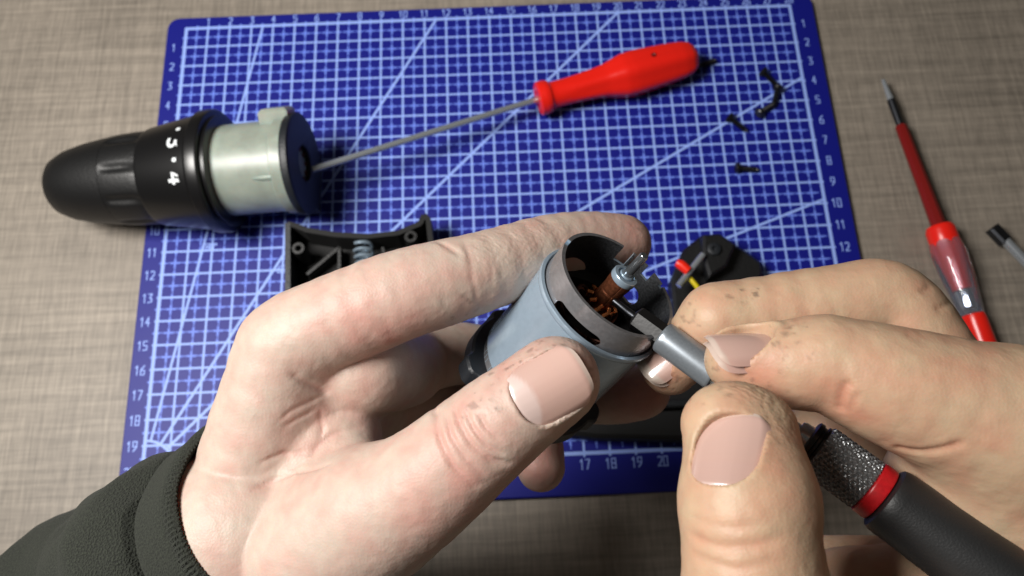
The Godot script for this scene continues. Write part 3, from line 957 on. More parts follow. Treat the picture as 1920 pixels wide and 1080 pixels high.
# ---------------------------------------------------------------- the motor and the driver
func csg_cut(parent: Node, at: Vector3, b: Basis, size: Vector3):
	var c := CSGBox3D.new(); c.name = "cut"; c.operation = CSGShape3D.OPERATION_SUBTRACTION; c.size = size * CM; c.material = M.zinc
	parent.add_child(c, true); c.transform = Transform3D(b, at * CM)

func motor():
	var rim := Vector3(2.561, 15.323, 7.923)
	var camr := Vector3(0.99908779, -0.00392197, 0.04252293)
	var camd := Vector3(-0.04174082, -0.29992398, 0.95304948)
	var camf := Vector3(0.00901582, -0.95395504, -0.2998141)
	var ax := (camr * 0.50 - camd * 0.62 - camf * 0.61).normalized()
	var u := (camr * 0.75 + camd * 0.66)
	u = (u - ax * u.dot(ax)).normalized()       # across the can, to the lower right in the view
	var bs := Basis(u, ax, u.cross(ax))         # angle 0 = u, angle 90 degrees = z, which faces away from the viewer or towards
	var side := 1.0 if bs.z.dot(camf) < 0.0 else -1.0   # +1: z faces the viewer
	var o := thing("electric_motor", "opened silver electric motor with its copper commutator showing, held between thumb and forefinger", "electric motor", rim - ax * 3.2)
	var bp := base_of(o)
	# the can's open front: a thin drum, slotted and notched
	var cs := CSGCombiner3D.new(); cs.name = "can"; o.add_child(cs)
	cs.transform = Transform3D(bs, (rim - bp) * CM)
	var c1 := CSGCylinder3D.new(); c1.name = "drum"; c1.radius = 1.385 * CM; c1.height = 3.3 * CM; c1.sides = 128; c1.position = Vector3(0, -1.65, 0) * CM; c1.material = M.can; cs.add_child(c1)
	var c2 := CSGCylinder3D.new(); c2.name = "bore"; c2.radius = 1.305 * CM; c2.height = 3.3 * CM; c2.sides = 128; c2.position = Vector3(0, -1.5, 0) * CM; c2.operation = CSGShape3D.OPERATION_SUBTRACTION; c2.material = M.soot; cs.add_child(c2)
	# slots through the wall: one towards the viewer, one opposite
	for e in [[98.0 * side, -0.56, 1.2, 0.32], [-75.0 * side, -0.80, 0.75, 0.42]]:
		var t: float = deg_to_rad(e[0])
		var poly := PackedVector2Array()
		for k in 24:
			var q := TAU * k / 24.0
			poly.append((Vector2(cos(q), sin(q)) * e[3] * 0.5 + Vector2((e[2] - e[3]) * 0.5 * signf(cos(q) + 0.0001), 0)) * CM)
		var pg := CSGPolygon3D.new(); pg.name = "slot"; pg.polygon = poly; pg.depth = 0.9 * CM; pg.operation = CSGShape3D.OPERATION_SUBTRACTION; pg.material = M.can; cs.add_child(pg, true)
		var out := Vector3(cos(t), 0, sin(t))
		# polygon x runs round the can, y along its axis, depth goes to -z of the node
		pg.transform = Transform3D(Basis(Vector3.UP.cross(out), Vector3.UP, out), (out * 1.75 + Vector3(0, e[1], 0)) * CM)
	# notches in the rim that leave short tabs
	for e in [[-99.0, 0.17, 0.40], [-86.0, 0.13, 0.34], [-71.0, 0.13, 0.26], [178.0, 0.14, 0.06], [-52.0, 0.06, 0.07]]:
		var t: float = deg_to_rad(e[0] * side)
		var out := Vector3(cos(t), 0, sin(t))
		csg_cut(cs, out * 1.35, Basis(Vector3.UP.cross(out), Vector3.UP, out), Vector3(e[1] * 1.6, e[2] * 2.0, 0.5))
	# the flux ring wrapped round the can, its front edge turned up
	var g := Geo.new()
	var rows := []
	var wrap := [[1.392, -0.64], [1.43, -0.60], [1.49, -0.62], [1.505, -0.68], [1.49, -0.74], [1.455, -0.77], [1.45, -0.82], [1.45, -3.0], [1.43, -3.04], [1.392, -3.04]]
	for pr in wrap:
		var row := PackedVector3Array()
		for j in 121:
			var t := deg_to_rad(lerpf(-14.0, 262.0, j / 120.0) * side)
			row.append(rim + bs * Vector3(pr[0] * cos(t), pr[1], pr[0] * sin(t)))
		rows.append(row)
	g.grid(rows, false)
	for t0 in [-14.0, 262.0]:      # the two edges of its seam
		var t: float = deg_to_rad(t0 * side)
		var dir := bs * Vector3(cos(t), 0, sin(t))
		for k in wrap.size() - 1:
			var p: Vector3 = rim + ax * wrap[k][1]
			var q: Vector3 = rim + ax * wrap[k + 1][1]
			g.quad(p + dir * wrap[k][0], q + dir * wrap[k + 1][0], q + dir * 1.392, p + dir * 1.392)
	part("flux_ring", g, M.zinc, o)
	# rear end: rolled shoulder and the black mounting plate
	g = Geo.new()
	g.lathe(rim, bs, [[0.35, -3.75], [1.1, -3.7], [1.3, -3.55], [1.385, -3.3], [1.385, -3.0]], 72)
	part("rear_cover", g, M.zinc, o)
	var plate := func(t: float, _h: float, r: float) -> float:
		return r + 0.16 * smoothstep(0.5, 0.9, cos(t * 5.0 + 0.6))
	g = Geo.new()
	g.lathe(rim, bs, [[1.4, -3.28], [1.62, -3.28], [1.67, -3.34], [1.67, -3.7], [1.62, -3.75], [1.0, -3.8]], 120, plate)
	var mp := part("mounting_plate", g, M.dark_plastic, o)
	var lug_dir := (camd * 0.62 - camr * 0.79); lug_dir = (lug_dir - ax * lug_dir.dot(ax)).normalized()
	g = Geo.new()
	var lc := rim - ax * 3.85 + lug_dir * 1.9
	g.lathe(lc, bs, [[0.26, 0.0], [0.32, 0.03], [0.32, 0.6], [0.28, 0.64], [0.15, 0.64], [0.14, 0.2], [0.0, 0.2]], 28)
	part("screw_lug", g, M.dark_plastic, mp)
	# inside: two curved magnets, the wound armature, the commutator, its collar and the shaft
	for t0 in [0.2, 0.2 + PI]:
		g = Geo.new()
		rows = []
		for pr in [[1.30, -3.0], [1.02, -3.0], [1.02, -1.05], [1.30, -1.0]]:
			var row := PackedVector3Array()
			for j in 31:
				var t: float = t0 + 2.5 * j / 30.0
				row.append(rim + bs * Vector3(pr[0] * cos(t), pr[1], pr[0] * sin(t)))
			rows.append(row)
		g.grid(rows, false)
		part("magnet", g, M.magnet, o)
	g = Geo.new()
	var poles := func(t: float, _h: float, r: float) -> float: return r * (1.0 - 0.35 * smoothstep(0.75, 0.95, absf(cos(t * 1.5))))
	g.lathe(rim, bs, [[0.3, -2.9], [0.95, -2.9], [0.95, -1.5], [0.3, -1.5]], 96, poles)
	part("armature_core", g, M.magnet, o)
	var rng := RandomNumberGenerator.new(); rng.seed = 7
	g = Geo.new()
	for k in 5:
		for w in 7:
			var t := TAU * k / 5.0 + 0.3
			var e := []
			for s in 13:
				var q := s / 12.0
				var rr := 0.34 + 0.46 * sin(q * PI) + rng.randf_range(-0.015, 0.015)
				e.append(rim + bs * Vector3(rr * cos(t + (q - 0.5) * 1.15), -1.45 + 0.07 * w * sin(q * PI) + rng.randf_range(-0.01, 0.01), rr * sin(t + (q - 0.5) * 1.15)))
			g.tube(e, 0.035, 6)
	var wn := part("winding", g, M.winding, o); wn.set_meta("kind", "stuff")
	g = Geo.new()
	for k in 9:
		var t := TAU * k / 9.0
		g.tube([rim + bs * Vector3(0.26 * cos(t), -0.52, 0.26 * sin(t)), rim + bs * Vector3(0.36 * cos(t + 0.1), -0.56, 0.36 * sin(t + 0.1)), rim + bs * Vector3(0.33 * cos(t + 0.2), -0.70, 0.33 * sin(t + 0.2))], 0.045, 8)
	part("commutator_hooks", g, M.bright_copper, o)
	var segs := func(t: float, h: float, r: float) -> float: return r - 0.018 * smoothstep(0.93, 0.99, cos(t * 5.0)) - 0.012 * smoothstep(0.5, 0.9, sin(h * 47.0)) * float(h < -0.15 and h > -0.35)
	var pr2 := [[0.2, -0.9], [0.25, -0.9]]
	for k in 40: pr2.append([0.25 + 0.02 * smoothstep(0.6, 0.9, float(k) / 39.0), -0.6 + 0.72 * k / 39.0])
	g = Geo.new()
	g.lathe(rim, bs, pr2, 90, segs)
	part("commutator", g, M.copper, o)
	g = Geo.new()
	g.lathe(rim, bs, [[0.2, 0.11], [0.27, 0.12], [0.285, 0.15], [0.285, 0.25], [0.27, 0.27], [0.2, 0.275], [0.19, 0.25], [0.15, 0.25], [0.14, 0.3], [0.09, 0.3]], 48)
	part("collar", g, M.zinc, o)
	g = Geo.new()
	g.lathe(rim, bs, [[0.1, 0.2], [0.1, 0.86], [0.085, 0.89], [0.0, 0.89]], 28)
	part("shaft", g, M.shaft, o)

func driver():
	var p0 := Vector3(2.435, 15.212, 8.275)
	var p1 := Vector3(6.690, 16.142, 12.281)
	var ax := (p1 - p0).normalized()
	var bs := Geo.frame(ax)
	var o := thing("precision_driver", "black precision screwdriver with knurled grip and red ring in the right hand", "screwdriver", p0)
	var L := p0.distance_to(p1)
	var g := Geo.new()
	var blade := func(t: float, h: float, r: float) -> float: return r * lerpf(0.35 + 0.65 * absf(cos(t)), 1.0, smoothstep(0.1, 0.45, h))
	g.lathe(p0, bs, [[0.09, 0.0], [0.11, 0.01], [0.11, 0.2], [0.09, 0.35], [0.085, 0.42], [0.075, 0.62], [0.09, 0.66]], 24, blade)
	part("bit_tip", g, M.dark_steel, o)
	g = Geo.new()
	g.lathe(p0, bs, [[0.1, 0.52], [0.23, 0.57], [0.26, 0.61], [0.26, 1.5]], 6)
	part("hex_bit", g, M.bit, o, 20)
	g = Geo.new()
	g.lathe(p0, bs, [[0.2, 1.22], [0.29, 1.22], [0.325, 1.26], [0.33, 1.35], [0.33, 2.45], [0.3, 2.5], [0.2, 2.5]], 48)
	part("socket", g, M.socket, o)
	g = Geo.new()
	g.lathe(p0, bs, [[0.2, 2.5], [0.2, 4.35], [0.26, 4.3], [0.29, 4.36], [0.30, 4.6]], 36)
	part("neck", g, M.steel, o)
	g = Geo.new()
	g.lathe(p0, bs, [[0.26, 4.52], [0.40, 4.52], [0.44, 4.55], [0.44, 4.63], [0.41, 4.65], [0.41, 4.70], [0.46, 4.72], [0.46, 4.78]], 48)
	part("front_ring", g, M.black_gloss, o)
	var knurl := func(t: float, h: float, r: float) -> float:
		if h < 4.8 or h > L - 0.16: return r
		var a := sin(t * 36.0 + h * 8.0)
		var b := sin(t * 15.0 - h * 58.0)
		return r + 0.022 * clampf(a * 1.6, -1.0, 1.0) * clampf(0.75 + b * 0.8, 0.0, 1.0)
	g = Geo.new()
	var pr := [[0.4, 4.74], [0.46, 4.76]]
	var n := 90
	for k in n + 1: pr.append([0.49, 4.8 + (L - 0.16 - 4.8) * k / n])
	pr.append([0.45, L - 0.12]); pr.append([0.4, L - 0.1])
	g.lathe(p0, bs, pr, 180, knurl)
	part("knurled_grip", g, M.knurl, o)
	g = Geo.new()
	g.lathe(p0, bs, [[0.42, L - 0.16], [0.505, L - 0.12], [0.52, L - 0.09], [0.52, L + 0.10], [0.505, L + 0.13], [0.42, L + 0.16]], 64)
	part("red_ring", g, M.band, o)
	var bumpy := func(t: float, h: float, r: float) -> float: return r * (1.0 + 0.006 * sin(t * 3.0 + h * 2.0) + 0.004 * sin(h * 9.0 + t))
	g = Geo.new()
	var hp := [[0.45, L + 0.15], [0.54, L + 0.16], [0.60, L + 0.2], [0.625, L + 0.28], [0.63, L + 0.4]]
	for k in 30: hp.append([0.63 + 0.05 * sin(k / 29.0 * PI), L + 0.5 + k * 0.28])
	hp.append([0.5, L + 8.9]); hp.append([0.0, L + 8.95])
	g.lathe(p0, bs, hp, 64, bumpy)
	part("handle", g, M.rubber, o)

# ---------------------------------------------------------------- the hands
func body(f: Flesh, o: Node3D, seed_: int, nail_names: Array):
	var s := MeshInstance3D.new(); s.name = "skin"; s.mesh = f.mesh(base_of(o), seed_); s.material_override = M.skin; o.add_child(s, true)
	for i in f.nails.size():
		part(nail_names[i], f.plate(f.nails[i]), M.nail, o, 60)

func left_hand():
	var o := thing("hand", "person's left hand with dark green knit cuff, thumb and forefinger gripping the silver motor", "hand", Vector3(-5.080, 12.492, 12.533))
	var left_hand := Flesh.new(0.052)
	left_hand.group(0.00)
	left_hand.limb(0.60, [[Vector3(-4.528, 14.208, 8.757), 1.100], [Vector3(-5.589, 12.953, 11.384), 1.250], [Vector3(-5.867, 12.249, 12.616), 1.500]])
	left_hand.limb(0.60, [[Vector3(-3.595, 13.160, 9.117), 1.150], [Vector3(-4.683, 12.326, 11.741), 1.300]])
	left_hand.limb(0.60, [[Vector3(-3.578, 13.185, 10.539), 0.920], [Vector3(-4.410, 13.042, 10.804), 1.150], [Vector3(-4.882, 12.425, 12.084), 1.300]])
	left_hand.limb(0.60, [[Vector3(-3.771, 11.664, 9.870), 1.100], [Vector3(-4.697, 11.278, 12.070), 1.400]])
	left_hand.limb(0.60, [[Vector3(-3.988, 10.536, 10.784), 0.950], [Vector3(-4.591, 10.599, 12.566), 1.400]])
	left_hand.limb(0.70, [[Vector3(-4.061, 13.404, 12.997), 1.500], [Vector3(-2.755, 14.188, 12.209), 1.250]])
	left_hand.limb(0.60, [[Vector3(-5.673, 12.494, 12.508), 2.120], [Vector3(-7.280, 10.527, 13.381), 1.950], [Vector3(-11.097, 7.696, 14.939), 2.100], [Vector3(-15.860, 4.081, 17.291), 2.300]])
	left_hand.group(0.28)
	left_hand.limb(0.30, [[Vector3(-4.058, 14.505, 8.495), 1.000], [Vector3(-2.120, 14.917, 7.907), 0.950], [Vector3(-0.429, 14.680, 7.379), 0.870], [Vector3(1.651, 13.723, 6.484), 0.790], [Vector3(3.098, 13.088, 6.214), 0.680]])
	left_hand.group(0.20)
	left_hand.limb(0.30, [[Vector3(-3.638, 12.963, 9.077), 0.950], [Vector3(-2.935, 13.574, 9.155), 1.000], [Vector3(-2.309, 11.903, 8.821), 0.920], [Vector3(-2.033, 10.888, 8.389), 0.850], [Vector3(-0.671, 10.336, 8.185), 0.800], [Vector3(0.998, 10.172, 9.090), 0.750], [Vector3(2.688, 11.189, 9.574), 0.700], [Vector3(3.459, 11.819, 9.595), 0.660]])
	left_hand.group(0.50)
	left_hand.limb(0.30, [[Vector3(-3.771, 11.664, 9.870), 1.000], [Vector3(-1.359, 9.022, 9.010), 0.800], [Vector3(0.592, 10.602, 10.047), 0.660], [Vector3(0.902, 11.271, 11.260), 0.590]])
	left_hand.group(0.50)
	left_hand.limb(0.30, [[Vector3(-3.988, 10.536, 10.784), 0.900], [Vector3(-2.226, 8.079, 10.651), 0.750], [Vector3(-1.015, 8.028, 10.848), 0.650], [Vector3(-0.637, 8.301, 11.324), 0.550]])
	left_hand.group(0.60)
	left_hand.limb(0.30, [[Vector3(-3.387, 13.713, 12.703), 1.350], [Vector3(-1.754, 14.815, 11.911), 1.170], [Vector3(-0.438, 15.521, 11.040), 0.980], [Vector3(0.247, 15.781, 10.567), 0.900], [Vector3(1.103, 15.966, 10.004), 0.840]])
	left_hand.crease(0.022, 0.070, [Vector3(-0.622, 15.434, 6.895), Vector3(-0.489, 15.609, 7.296), Vector3(-0.437, 15.578, 7.748), Vector3(-0.385, 15.305, 8.122), Vector3(-0.247, 14.743, 8.255)])
	left_hand.crease(0.014, 0.060, [Vector3(-0.059, 15.484, 7.386), Vector3(-0.055, 15.358, 7.808), Vector3(0.050, 14.665, 8.128)])
	left_hand.crease(0.032, 0.070, [Vector3(-1.262, 15.261, 6.801), Vector3(-0.925, 15.572, 7.053), Vector3(-0.640, 15.655, 7.329)])
	left_hand.crease(0.048, 0.080, [Vector3(-4.275, 15.109, 9.415), Vector3(-3.988, 14.822, 9.603), Vector3(-3.738, 14.488, 9.699), Vector3(-3.550, 14.322, 9.803)])
	left_hand.crease(0.024, 0.050, [Vector3(-4.550, 14.638, 10.371), Vector3(-4.241, 14.612, 10.130), Vector3(-3.894, 14.453, 9.933), Vector3(-3.655, 14.354, 9.803)])
	left_hand.crease(0.024, 0.050, [Vector3(-4.491, 14.524, 10.489), Vector3(-4.169, 14.447, 10.296), Vector3(-3.775, 14.291, 10.036)])
	left_hand.crease(0.032, 0.050, [Vector3(-3.773, 14.301, 10.015), Vector3(-3.738, 14.157, 10.443), Vector3(-3.794, 14.187, 10.885)])
	left_hand.crease(0.048, 0.060, [Vector3(-4.029, 14.230, 11.118), Vector3(-3.777, 14.178, 10.797), Vector3(-3.493, 14.134, 10.595), Vector3(-2.915, 13.825, 10.437)])
	left_hand.crease(0.048, 0.060, [Vector3(-5.133, 14.377, 11.696), Vector3(-4.729, 14.177, 11.513), Vector3(-4.224, 14.288, 11.350), Vector3(-3.273, 15.027, 11.268)])
	left_hand.crease(0.032, 0.050, [Vector3(-4.944, 14.256, 11.328), Vector3(-4.299, 14.223, 11.278), Vector3(-3.758, 14.228, 10.999)])
	left_hand.crease(0.032, 0.050, [Vector3(-5.031, 14.353, 11.171), Vector3(-4.524, 14.257, 10.969), Vector3(-3.878, 14.198, 10.948)])
	left_hand.crease(0.056, 0.070, [Vector3(-1.649, 10.389, 9.156), Vector3(-1.167, 16.025, 10.541), Vector3(-1.085, 16.329, 11.022), Vector3(-0.850, 16.366, 11.526), Vector3(-0.389, 16.074, 11.929)])
	left_hand.crease(0.056, 0.070, [Vector3(-0.811, 16.205, 10.385), Vector3(-0.723, 16.451, 10.766), Vector3(-0.518, 16.517, 11.162), Vector3(-0.170, 16.406, 11.465), Vector3(0.207, 16.189, 11.558)])
	left_hand.crease(0.048, 0.060, [Vector3(-0.602, 16.440, 10.528), Vector3(-0.480, 16.556, 10.885), Vector3(-0.234, 16.533, 11.222), Vector3(0.118, 16.382, 11.410)])
	left_hand.crease(0.040, 0.060, [Vector3(-0.952, 16.201, 10.527), Vector3(-0.874, 16.418, 10.994), Vector3(-0.624, 16.432, 11.411), Vector3(-0.234, 16.188, 11.755)])
	left_hand.crease(0.040, 0.060, [Vector3(-0.375, 16.568, 10.605), Vector3(-0.239, 16.613, 10.902), Vector3(0.081, 16.535, 11.189)])
	left_hand.nail(Vector3(0.959, 16.786, 10.276), Vector3(0.025, 0.982, 0.188), Vector3(0.891, 0.064, -0.450), 1.160, 1.380, 0.780, {"free": 0.05, "lunula": 0.9, "depth": 0.05})
	left_hand.blush(Vector3(-2.028, 15.506, 8.669), 1.200, 0.600)
	left_hand.blush(Vector3(3.150, 13.839, 6.158), 0.700, 0.800)
	left_hand.blush(Vector3(0.281, 16.543, 9.849), 0.800, 0.500)
	left_hand.blush(Vector3(-0.537, 16.513, 11.160), 1.000, 0.400)
	left_hand.blush(Vector3(-1.177, 15.959, 12.310), 1.300, 0.500)
	left_hand.blush(Vector3(-3.056, 15.720, 8.461), 0.900, 0.500)
	left_hand.blush(Vector3(1.641, 16.606, 9.921), 0.500, 0.600)
	left_hand.blush(Vector3(-3.792, 14.166, 10.442), 1.200, 0.300)
	left_hand.blush(Vector3(3.161, 12.365, 9.828), 0.900, 1.200)
	left_hand.blush(Vector3(0.835, 11.857, 11.227), 1.000, 0.800)
	left_hand.dirt(Vector3(3.537, 13.506, 5.906), 0.350, 1.000)
	left_hand.dirt(Vector3(3.387, 13.048, 5.501), 0.300, 0.700)
	left_hand.dirt(Vector3(1.741, 16.513, 10.006), 0.350, 0.900)
	left_hand.dirt(Vector3(0.685, 16.575, 9.574), 0.500, 0.450)
	left_hand.dirt(Vector3(0.032, 16.441, 9.917), 0.500, 0.500)
	left_hand.dirt(Vector3(1.085, 16.592, 9.445), 0.350, 0.500)
	left_hand.dirt(Vector3(-0.647, 15.224, 8.316), 0.400, 0.300)
	left_hand.dirt(Vector3(-0.325, 16.566, 10.511), 0.400, 0.300)
	left_hand.ridges(Vector3(0.619, 15.170, 7.066), Vector3(0.828, -0.417, -0.375), 1.600, 0.055, 0.0060)
	left_hand.ridges(Vector3(1.481, 16.516, 9.495), Vector3(0.343, 0.194, 0.919), 0.500, 0.050, 0.0060)
	left_hand.tone = Vector3(0.43, 0.322, 0.268)
	body(left_hand, o, 11, ["thumbnail"])
	# sleeve: rings from the cuff's rim down the forearm; the first rows turn in to give the cloth its thickness
	var c0 := Vector3(-4.911, 12.677, 11.951)
	var c1 := Vector3(-7.278, 10.547, 13.319)
	var c2 := Vector3(-10.988, 7.913, 14.917)
	var c3 := Vector3(-20.942, 0.539, 20.069)
	var path := Curve3D.new()
	path.add_point(c0, Vector3.ZERO, (c1 - c0) * 0.33); path.add_point(c1, (c0 - c1) * 0.33, (c2 - c1) * 0.33); path.add_point(c2, (c1 - c2) * 0.33, (c3 - c2) * 0.33); path.add_point(c3, (c2 - c3) * 0.33)
	var total := path.get_baked_length()
	var wob := FastNoiseLite.new(); wob.seed = 4; wob.frequency = 0.22; wob.fractal_octaves = 3
	var seg := 600
	var x := Geo.frame(c1 - c0).x
	for half in 2:
		var st: Array = [[-2.2, 0.55], [-2.28, 0.15], [-2.36, 0.0], [-2.46, 0.02], [-2.52, 0.12], [-2.52, 0.28], [2.47, 0.34], [2.52, 0.42], [2.54, 0.7], [2.56, 1.0], [2.58, 1.25], [2.60, 1.45], [2.50, 1.6], [2.42, 1.66]] if half == 0 else [[2.40, 1.56], [2.66, 1.6], [2.85, 1.85], [2.98, 2.2], [3.0, 2.8], [2.95, 3.6], [3.0, 4.5], [3.1, 5.6], [3.2, 7.0], [3.3, 9.0], [3.4, 11.0]]
		var rows := []
		if half == 1:      # more rows, so that the folds are round
			var more := []
			for k in st.size() - 1:
				for q in 4: more.append([cubic_interpolate(st[k][0], st[k + 1][0], st[maxi(k - 1, 0)][0], st[mini(k + 2, st.size() - 1)][0], q / 4.0), lerpf(st[k][1], st[k + 1][1], q / 4.0)])
			more.append(st[-1]); st = more
		for e in st:
			var s: float = e[1]
			var p := path.sample_baked(minf(s, total))
			var d := (path.sample_baked(minf(s + 0.3, total)) - path.sample_baked(maxf(s - 0.3, 0.0))).normalized()
			var xx := (x - d * x.dot(d)).normalized()
			var zz := xx.cross(d)
			var row := PackedVector3Array()
			for j in seg:
				var t := -TAU * j / seg
				var dir := xx * cos(t) + zz * sin(t)
				var r: float = absf(e[0])
				if half == 0: r += 0.022 * sin(j * TAU / seg * 150.0) * (1.0 if e[1] < 0.3 else 0.15)
				r += wob.get_noise_3dv(p + dir * 2.4) * (0.14 if half == 0 else 0.9)
				row.append(p + dir * r)
			rows.append(row)
		var g := Geo.new()
		g.grid(rows)
		if half == 0: part("cuff", g, M.cloth, o, 70)
		else: part("sleeve", g, M.cloth, o, 70)

func right_hand():
	var o := thing("hand", "person's right hand pinching the black precision driver with thumb and forefinger", "hand", Vector3(7.406, 15.741, 12.578))
	var right_hand := Flesh.new(0.052)
	right_hand.group(0.00)
	right_hand.limb(0.60, [[Vector3(9.027, 16.780, 11.322), 1.300], [Vector3(11.302, 16.321, 12.849), 1.600]])
	right_hand.limb(0.60, [[Vector3(10.377, 15.114, 11.992), 1.150], [Vector3(12.787, 14.943, 13.278), 1.600]])
	right_hand.limb(0.60, [[Vector3(8.822, 15.927, 12.363), 1.200], [Vector3(10.957, 15.858, 13.647), 1.600]])
	right_hand.limb(0.60, [[Vector3(10.121, 14.323, 13.169), 1.200], [Vector3(11.884, 14.426, 14.228), 1.700]])
	right_hand.limb(0.60, [[Vector3(3.956, 17.349, 14.694), 1.200], [Vector3(5.756, 16.808, 16.136), 1.600], [Vector3(9.643, 15.734, 15.336), 1.800]])
	right_hand.limb(0.60, [[Vector3(11.762, 15.430, 13.697), 2.200], [Vector3(15.574, 13.254, 17.401), 2.300], [Vector3(20.440, 9.897, 21.557), 2.400]])
	right_hand.limb(0.60, [[Vector3(8.233, 15.457, 12.170), 1.000], [Vector3(9.617, 15.286, 12.758), 1.300]])
	right_hand.limb(0.60, [[Vector3(7.780, 12.146, 10.686), 1.000], [Vector3(8.994, 12.352, 11.735), 1.250], [Vector3(10.393, 12.956, 13.189), 1.500]])
	right_hand.limb(0.60, [[Vector3(8.381, 14.257, 13.994), 0.900], [Vector3(10.593, 14.448, 15.118), 1.500]])
	right_hand.group(0.50)
	right_hand.limb(0.20, [[Vector3(4.470, 16.461, 9.864), 0.620], [Vector3(5.292, 16.732, 10.026), 0.780], [Vector3(5.931, 16.932, 10.077), 0.860]])
	right_hand.limb(0.25, [[Vector3(5.977, 16.926, 10.097), 0.840], [Vector3(6.906, 17.007, 10.535), 1.040], [Vector3(8.895, 16.982, 11.342), 1.330]])
	right_hand.group(0.50)
	right_hand.limb(0.30, [[Vector3(9.904, 15.054, 12.169), 1.120], [Vector3(8.759, 15.335, 10.239), 0.950], [Vector3(7.942, 15.596, 8.719), 0.820], [Vector3(6.788, 15.498, 8.662), 0.820], [Vector3(4.521, 15.233, 8.771), 0.740]])
	right_hand.limb(0.20, [[Vector3(4.521, 15.233, 8.771), 0.720], [Vector3(3.660, 14.259, 9.509), 0.600]])
	right_hand.group(0.50)
	right_hand.limb(0.30, [[Vector3(8.377, 14.225, 14.093), 0.900], [Vector3(6.811, 13.244, 13.833), 0.750], [Vector3(5.982, 12.983, 13.972), 0.650]])
	right_hand.group(0.50)
	right_hand.limb(0.30, [[Vector3(8.151, 14.593, 14.249), 0.900], [Vector3(6.894, 14.017, 14.045), 0.750], [Vector3(6.333, 13.772, 14.139), 0.650]])
	right_hand.group(0.60)
	right_hand.limb(0.35, [[Vector3(3.956, 17.349, 14.694), 1.200], [Vector3(3.890, 17.708, 12.882), 1.040], [Vector3(3.930, 17.652, 12.397), 1.000]])
	right_hand.limb(0.30, [[Vector3(3.930, 17.652, 12.397), 1.000], [Vector3(3.797, 17.506, 11.188), 0.740]])
	right_hand.limb(0.30, [[Vector3(4.019, 17.677, 12.319), 0.950], [Vector3(4.204, 17.363, 11.321), 0.800]])
	right_hand.crease(0.050, 0.080, [Vector3(5.841, 17.267, 11.021), Vector3(5.783, 17.451, 10.866), Vector3(5.796, 17.634, 10.672), Vector3(5.907, 17.771, 10.522)])
	right_hand.crease(0.025, 0.060, [Vector3(5.941, 17.389, 11.043), Vector3(5.950, 17.617, 10.854), Vector3(6.022, 17.753, 10.720)])
	right_hand.crease(0.040, 0.080, [Vector3(2.857, 17.964, 12.836), Vector3(3.052, 18.348, 12.978), Vector3(3.236, 18.527, 13.042), Vector3(3.670, 18.733, 13.027), Vector3(4.163, 18.734, 12.917)])
	right_hand.crease(0.035, 0.080, [Vector3(2.869, 17.987, 13.116), Vector3(3.122, 18.406, 13.263), Vector3(3.395, 18.603, 13.339), Vector3(4.039, 18.727, 13.245)])
	right_hand.crease(0.020, 0.060, [Vector3(2.881, 18.066, 12.563), Vector3(3.104, 18.433, 12.708), Vector3(3.427, 18.670, 12.782), Vector3(3.865, 18.785, 12.727)])
	right_hand.crease(0.020, 0.060, [Vector3(2.908, 18.097, 12.992), Vector3(3.259, 18.534, 13.161), Vector3(3.743, 18.733, 13.161)])
	right_hand.crease(0.050, 0.080, [Vector3(6.662, 17.126, 11.606), Vector3(6.844, 17.241, 11.687), Vector3(7.012, 17.388, 11.734), Vector3(7.243, 17.659, 11.718), Vector3(7.519, 17.905, 11.619)])
	right_hand.crease(0.030, 0.060, [Vector3(8.064, 16.423, 8.699), Vector3(8.222, 16.390, 8.664), Vector3(8.450, 16.258, 8.536)])
	right_hand.crease(0.030, 0.060, [Vector3(8.286, 16.401, 9.061), Vector3(8.519, 16.339, 8.980), Vector3(8.850, 16.060, 8.817)])
	right_hand.crease(0.020, 0.060, [Vector3(5.216, 17.003, 9.277), Vector3(5.176, 17.311, 9.475), Vector3(5.134, 17.451, 9.681)])
	right_hand.crease(0.020, 0.060, [Vector3(5.365, 17.120, 9.295), Vector3(5.325, 17.408, 9.507)])
	right_hand.crease(0.020, 0.060, [Vector3(7.114, 17.519, 9.642), Vector3(6.925, 17.885, 9.958)])
	right_hand.crease(0.020, 0.060, [Vector3(7.314, 17.479, 9.669), Vector3(7.129, 17.869, 9.963)])
	right_hand.nail(Vector3(3.480, 18.345, 11.600), Vector3(-0.462, 0.775, -0.430), Vector3(0.371, -0.272, -0.888), 1.060, 1.200, 0.860, {"free": 0.05, "lunula": 0.45, "depth": 0.045, "skew": 0.25, "deep": 0.88})
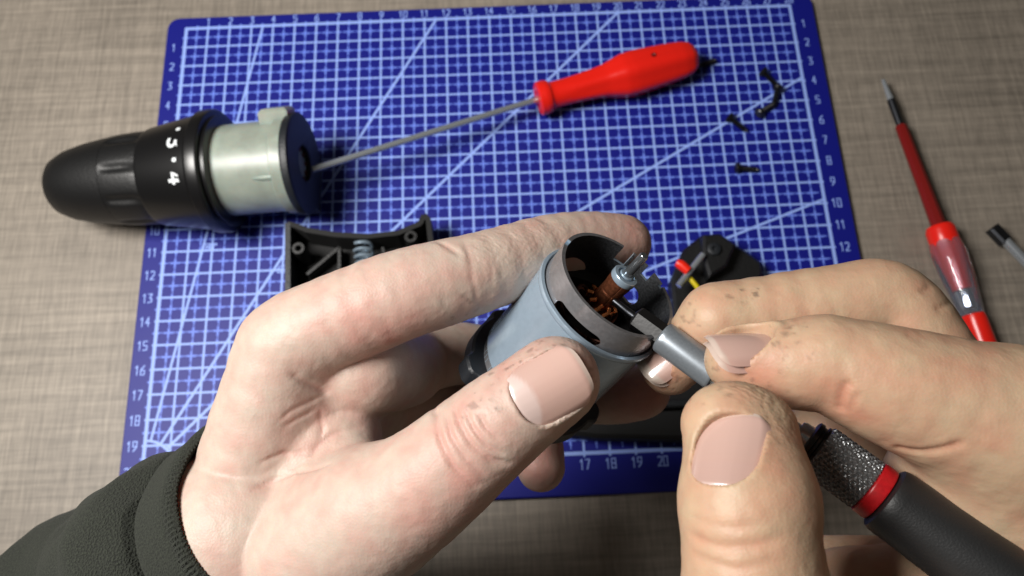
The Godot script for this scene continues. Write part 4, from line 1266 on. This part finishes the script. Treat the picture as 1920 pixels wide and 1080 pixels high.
	right_hand.nail(Vector3(4.421, 16.989, 9.552), Vector3(0.084, 0.674, -0.734), Vector3(-0.988, 0.154, 0.029), 0.860, 1.150, 0.600, {"free": 0.1, "lunula": 0.4})
	right_hand.nail(Vector3(3.305, 14.787, 9.376), Vector3(-0.534, 0.791, -0.299), Vector3(-0.787, -0.336, 0.518), 0.750, 0.850, 0.550, {"free": 0.25, "white": 0.9, "lunula": 0.4})
	right_hand.blush(Vector3(4.394, 17.063, 10.228), 0.700, 0.600)
	right_hand.blush(Vector3(5.653, 17.474, 10.728), 0.600, 0.600)
	right_hand.blush(Vector3(4.040, 15.839, 10.180), 0.600, 0.500)
	right_hand.blush(Vector3(3.519, 14.745, 9.848), 0.600, 0.700)
	right_hand.blush(Vector3(4.164, 18.549, 11.736), 0.600, 0.500)
	right_hand.blush(Vector3(6.422, 17.531, 11.305), 0.800, 0.400)
	right_hand.dirt(Vector3(3.554, 17.673, 10.510), 0.400, 1.000)
	right_hand.dirt(Vector3(3.308, 17.511, 10.633), 0.300, 0.700)
	right_hand.dirt(Vector3(3.971, 16.776, 10.056), 0.400, 0.900)
	right_hand.dirt(Vector3(4.944, 15.995, 8.453), 0.180, 1.300)
	right_hand.dirt(Vector3(4.878, 16.013, 8.521), 0.250, 0.700)
	right_hand.dirt(Vector3(3.623, 14.759, 9.877), 0.250, 0.900)
	right_hand.dirt(Vector3(4.550, 17.160, 10.254), 0.500, 0.450)
	right_hand.dirt(Vector3(4.845, 17.344, 9.738), 0.600, 0.300)
	right_hand.dirt(Vector3(3.841, 15.615, 8.733), 0.400, 0.400)
	right_hand.dirt(Vector3(4.344, 18.223, 11.219), 0.500, 0.400)
	right_hand.ridges(Vector3(4.306, 18.161, 11.041), Vector3(0.626, 0.037, 0.779), 0.800, 0.050, 0.0070)
	right_hand.ridges(Vector3(4.133, 17.817, 10.543), Vector3(0.395, 0.611, 0.686), 0.700, 0.050, 0.0060)
	right_hand.tone = Vector3(0.415, 0.272, 0.18)
	body(right_hand, o, 23, ["thumbnail", "fingernail", "fingernail"])
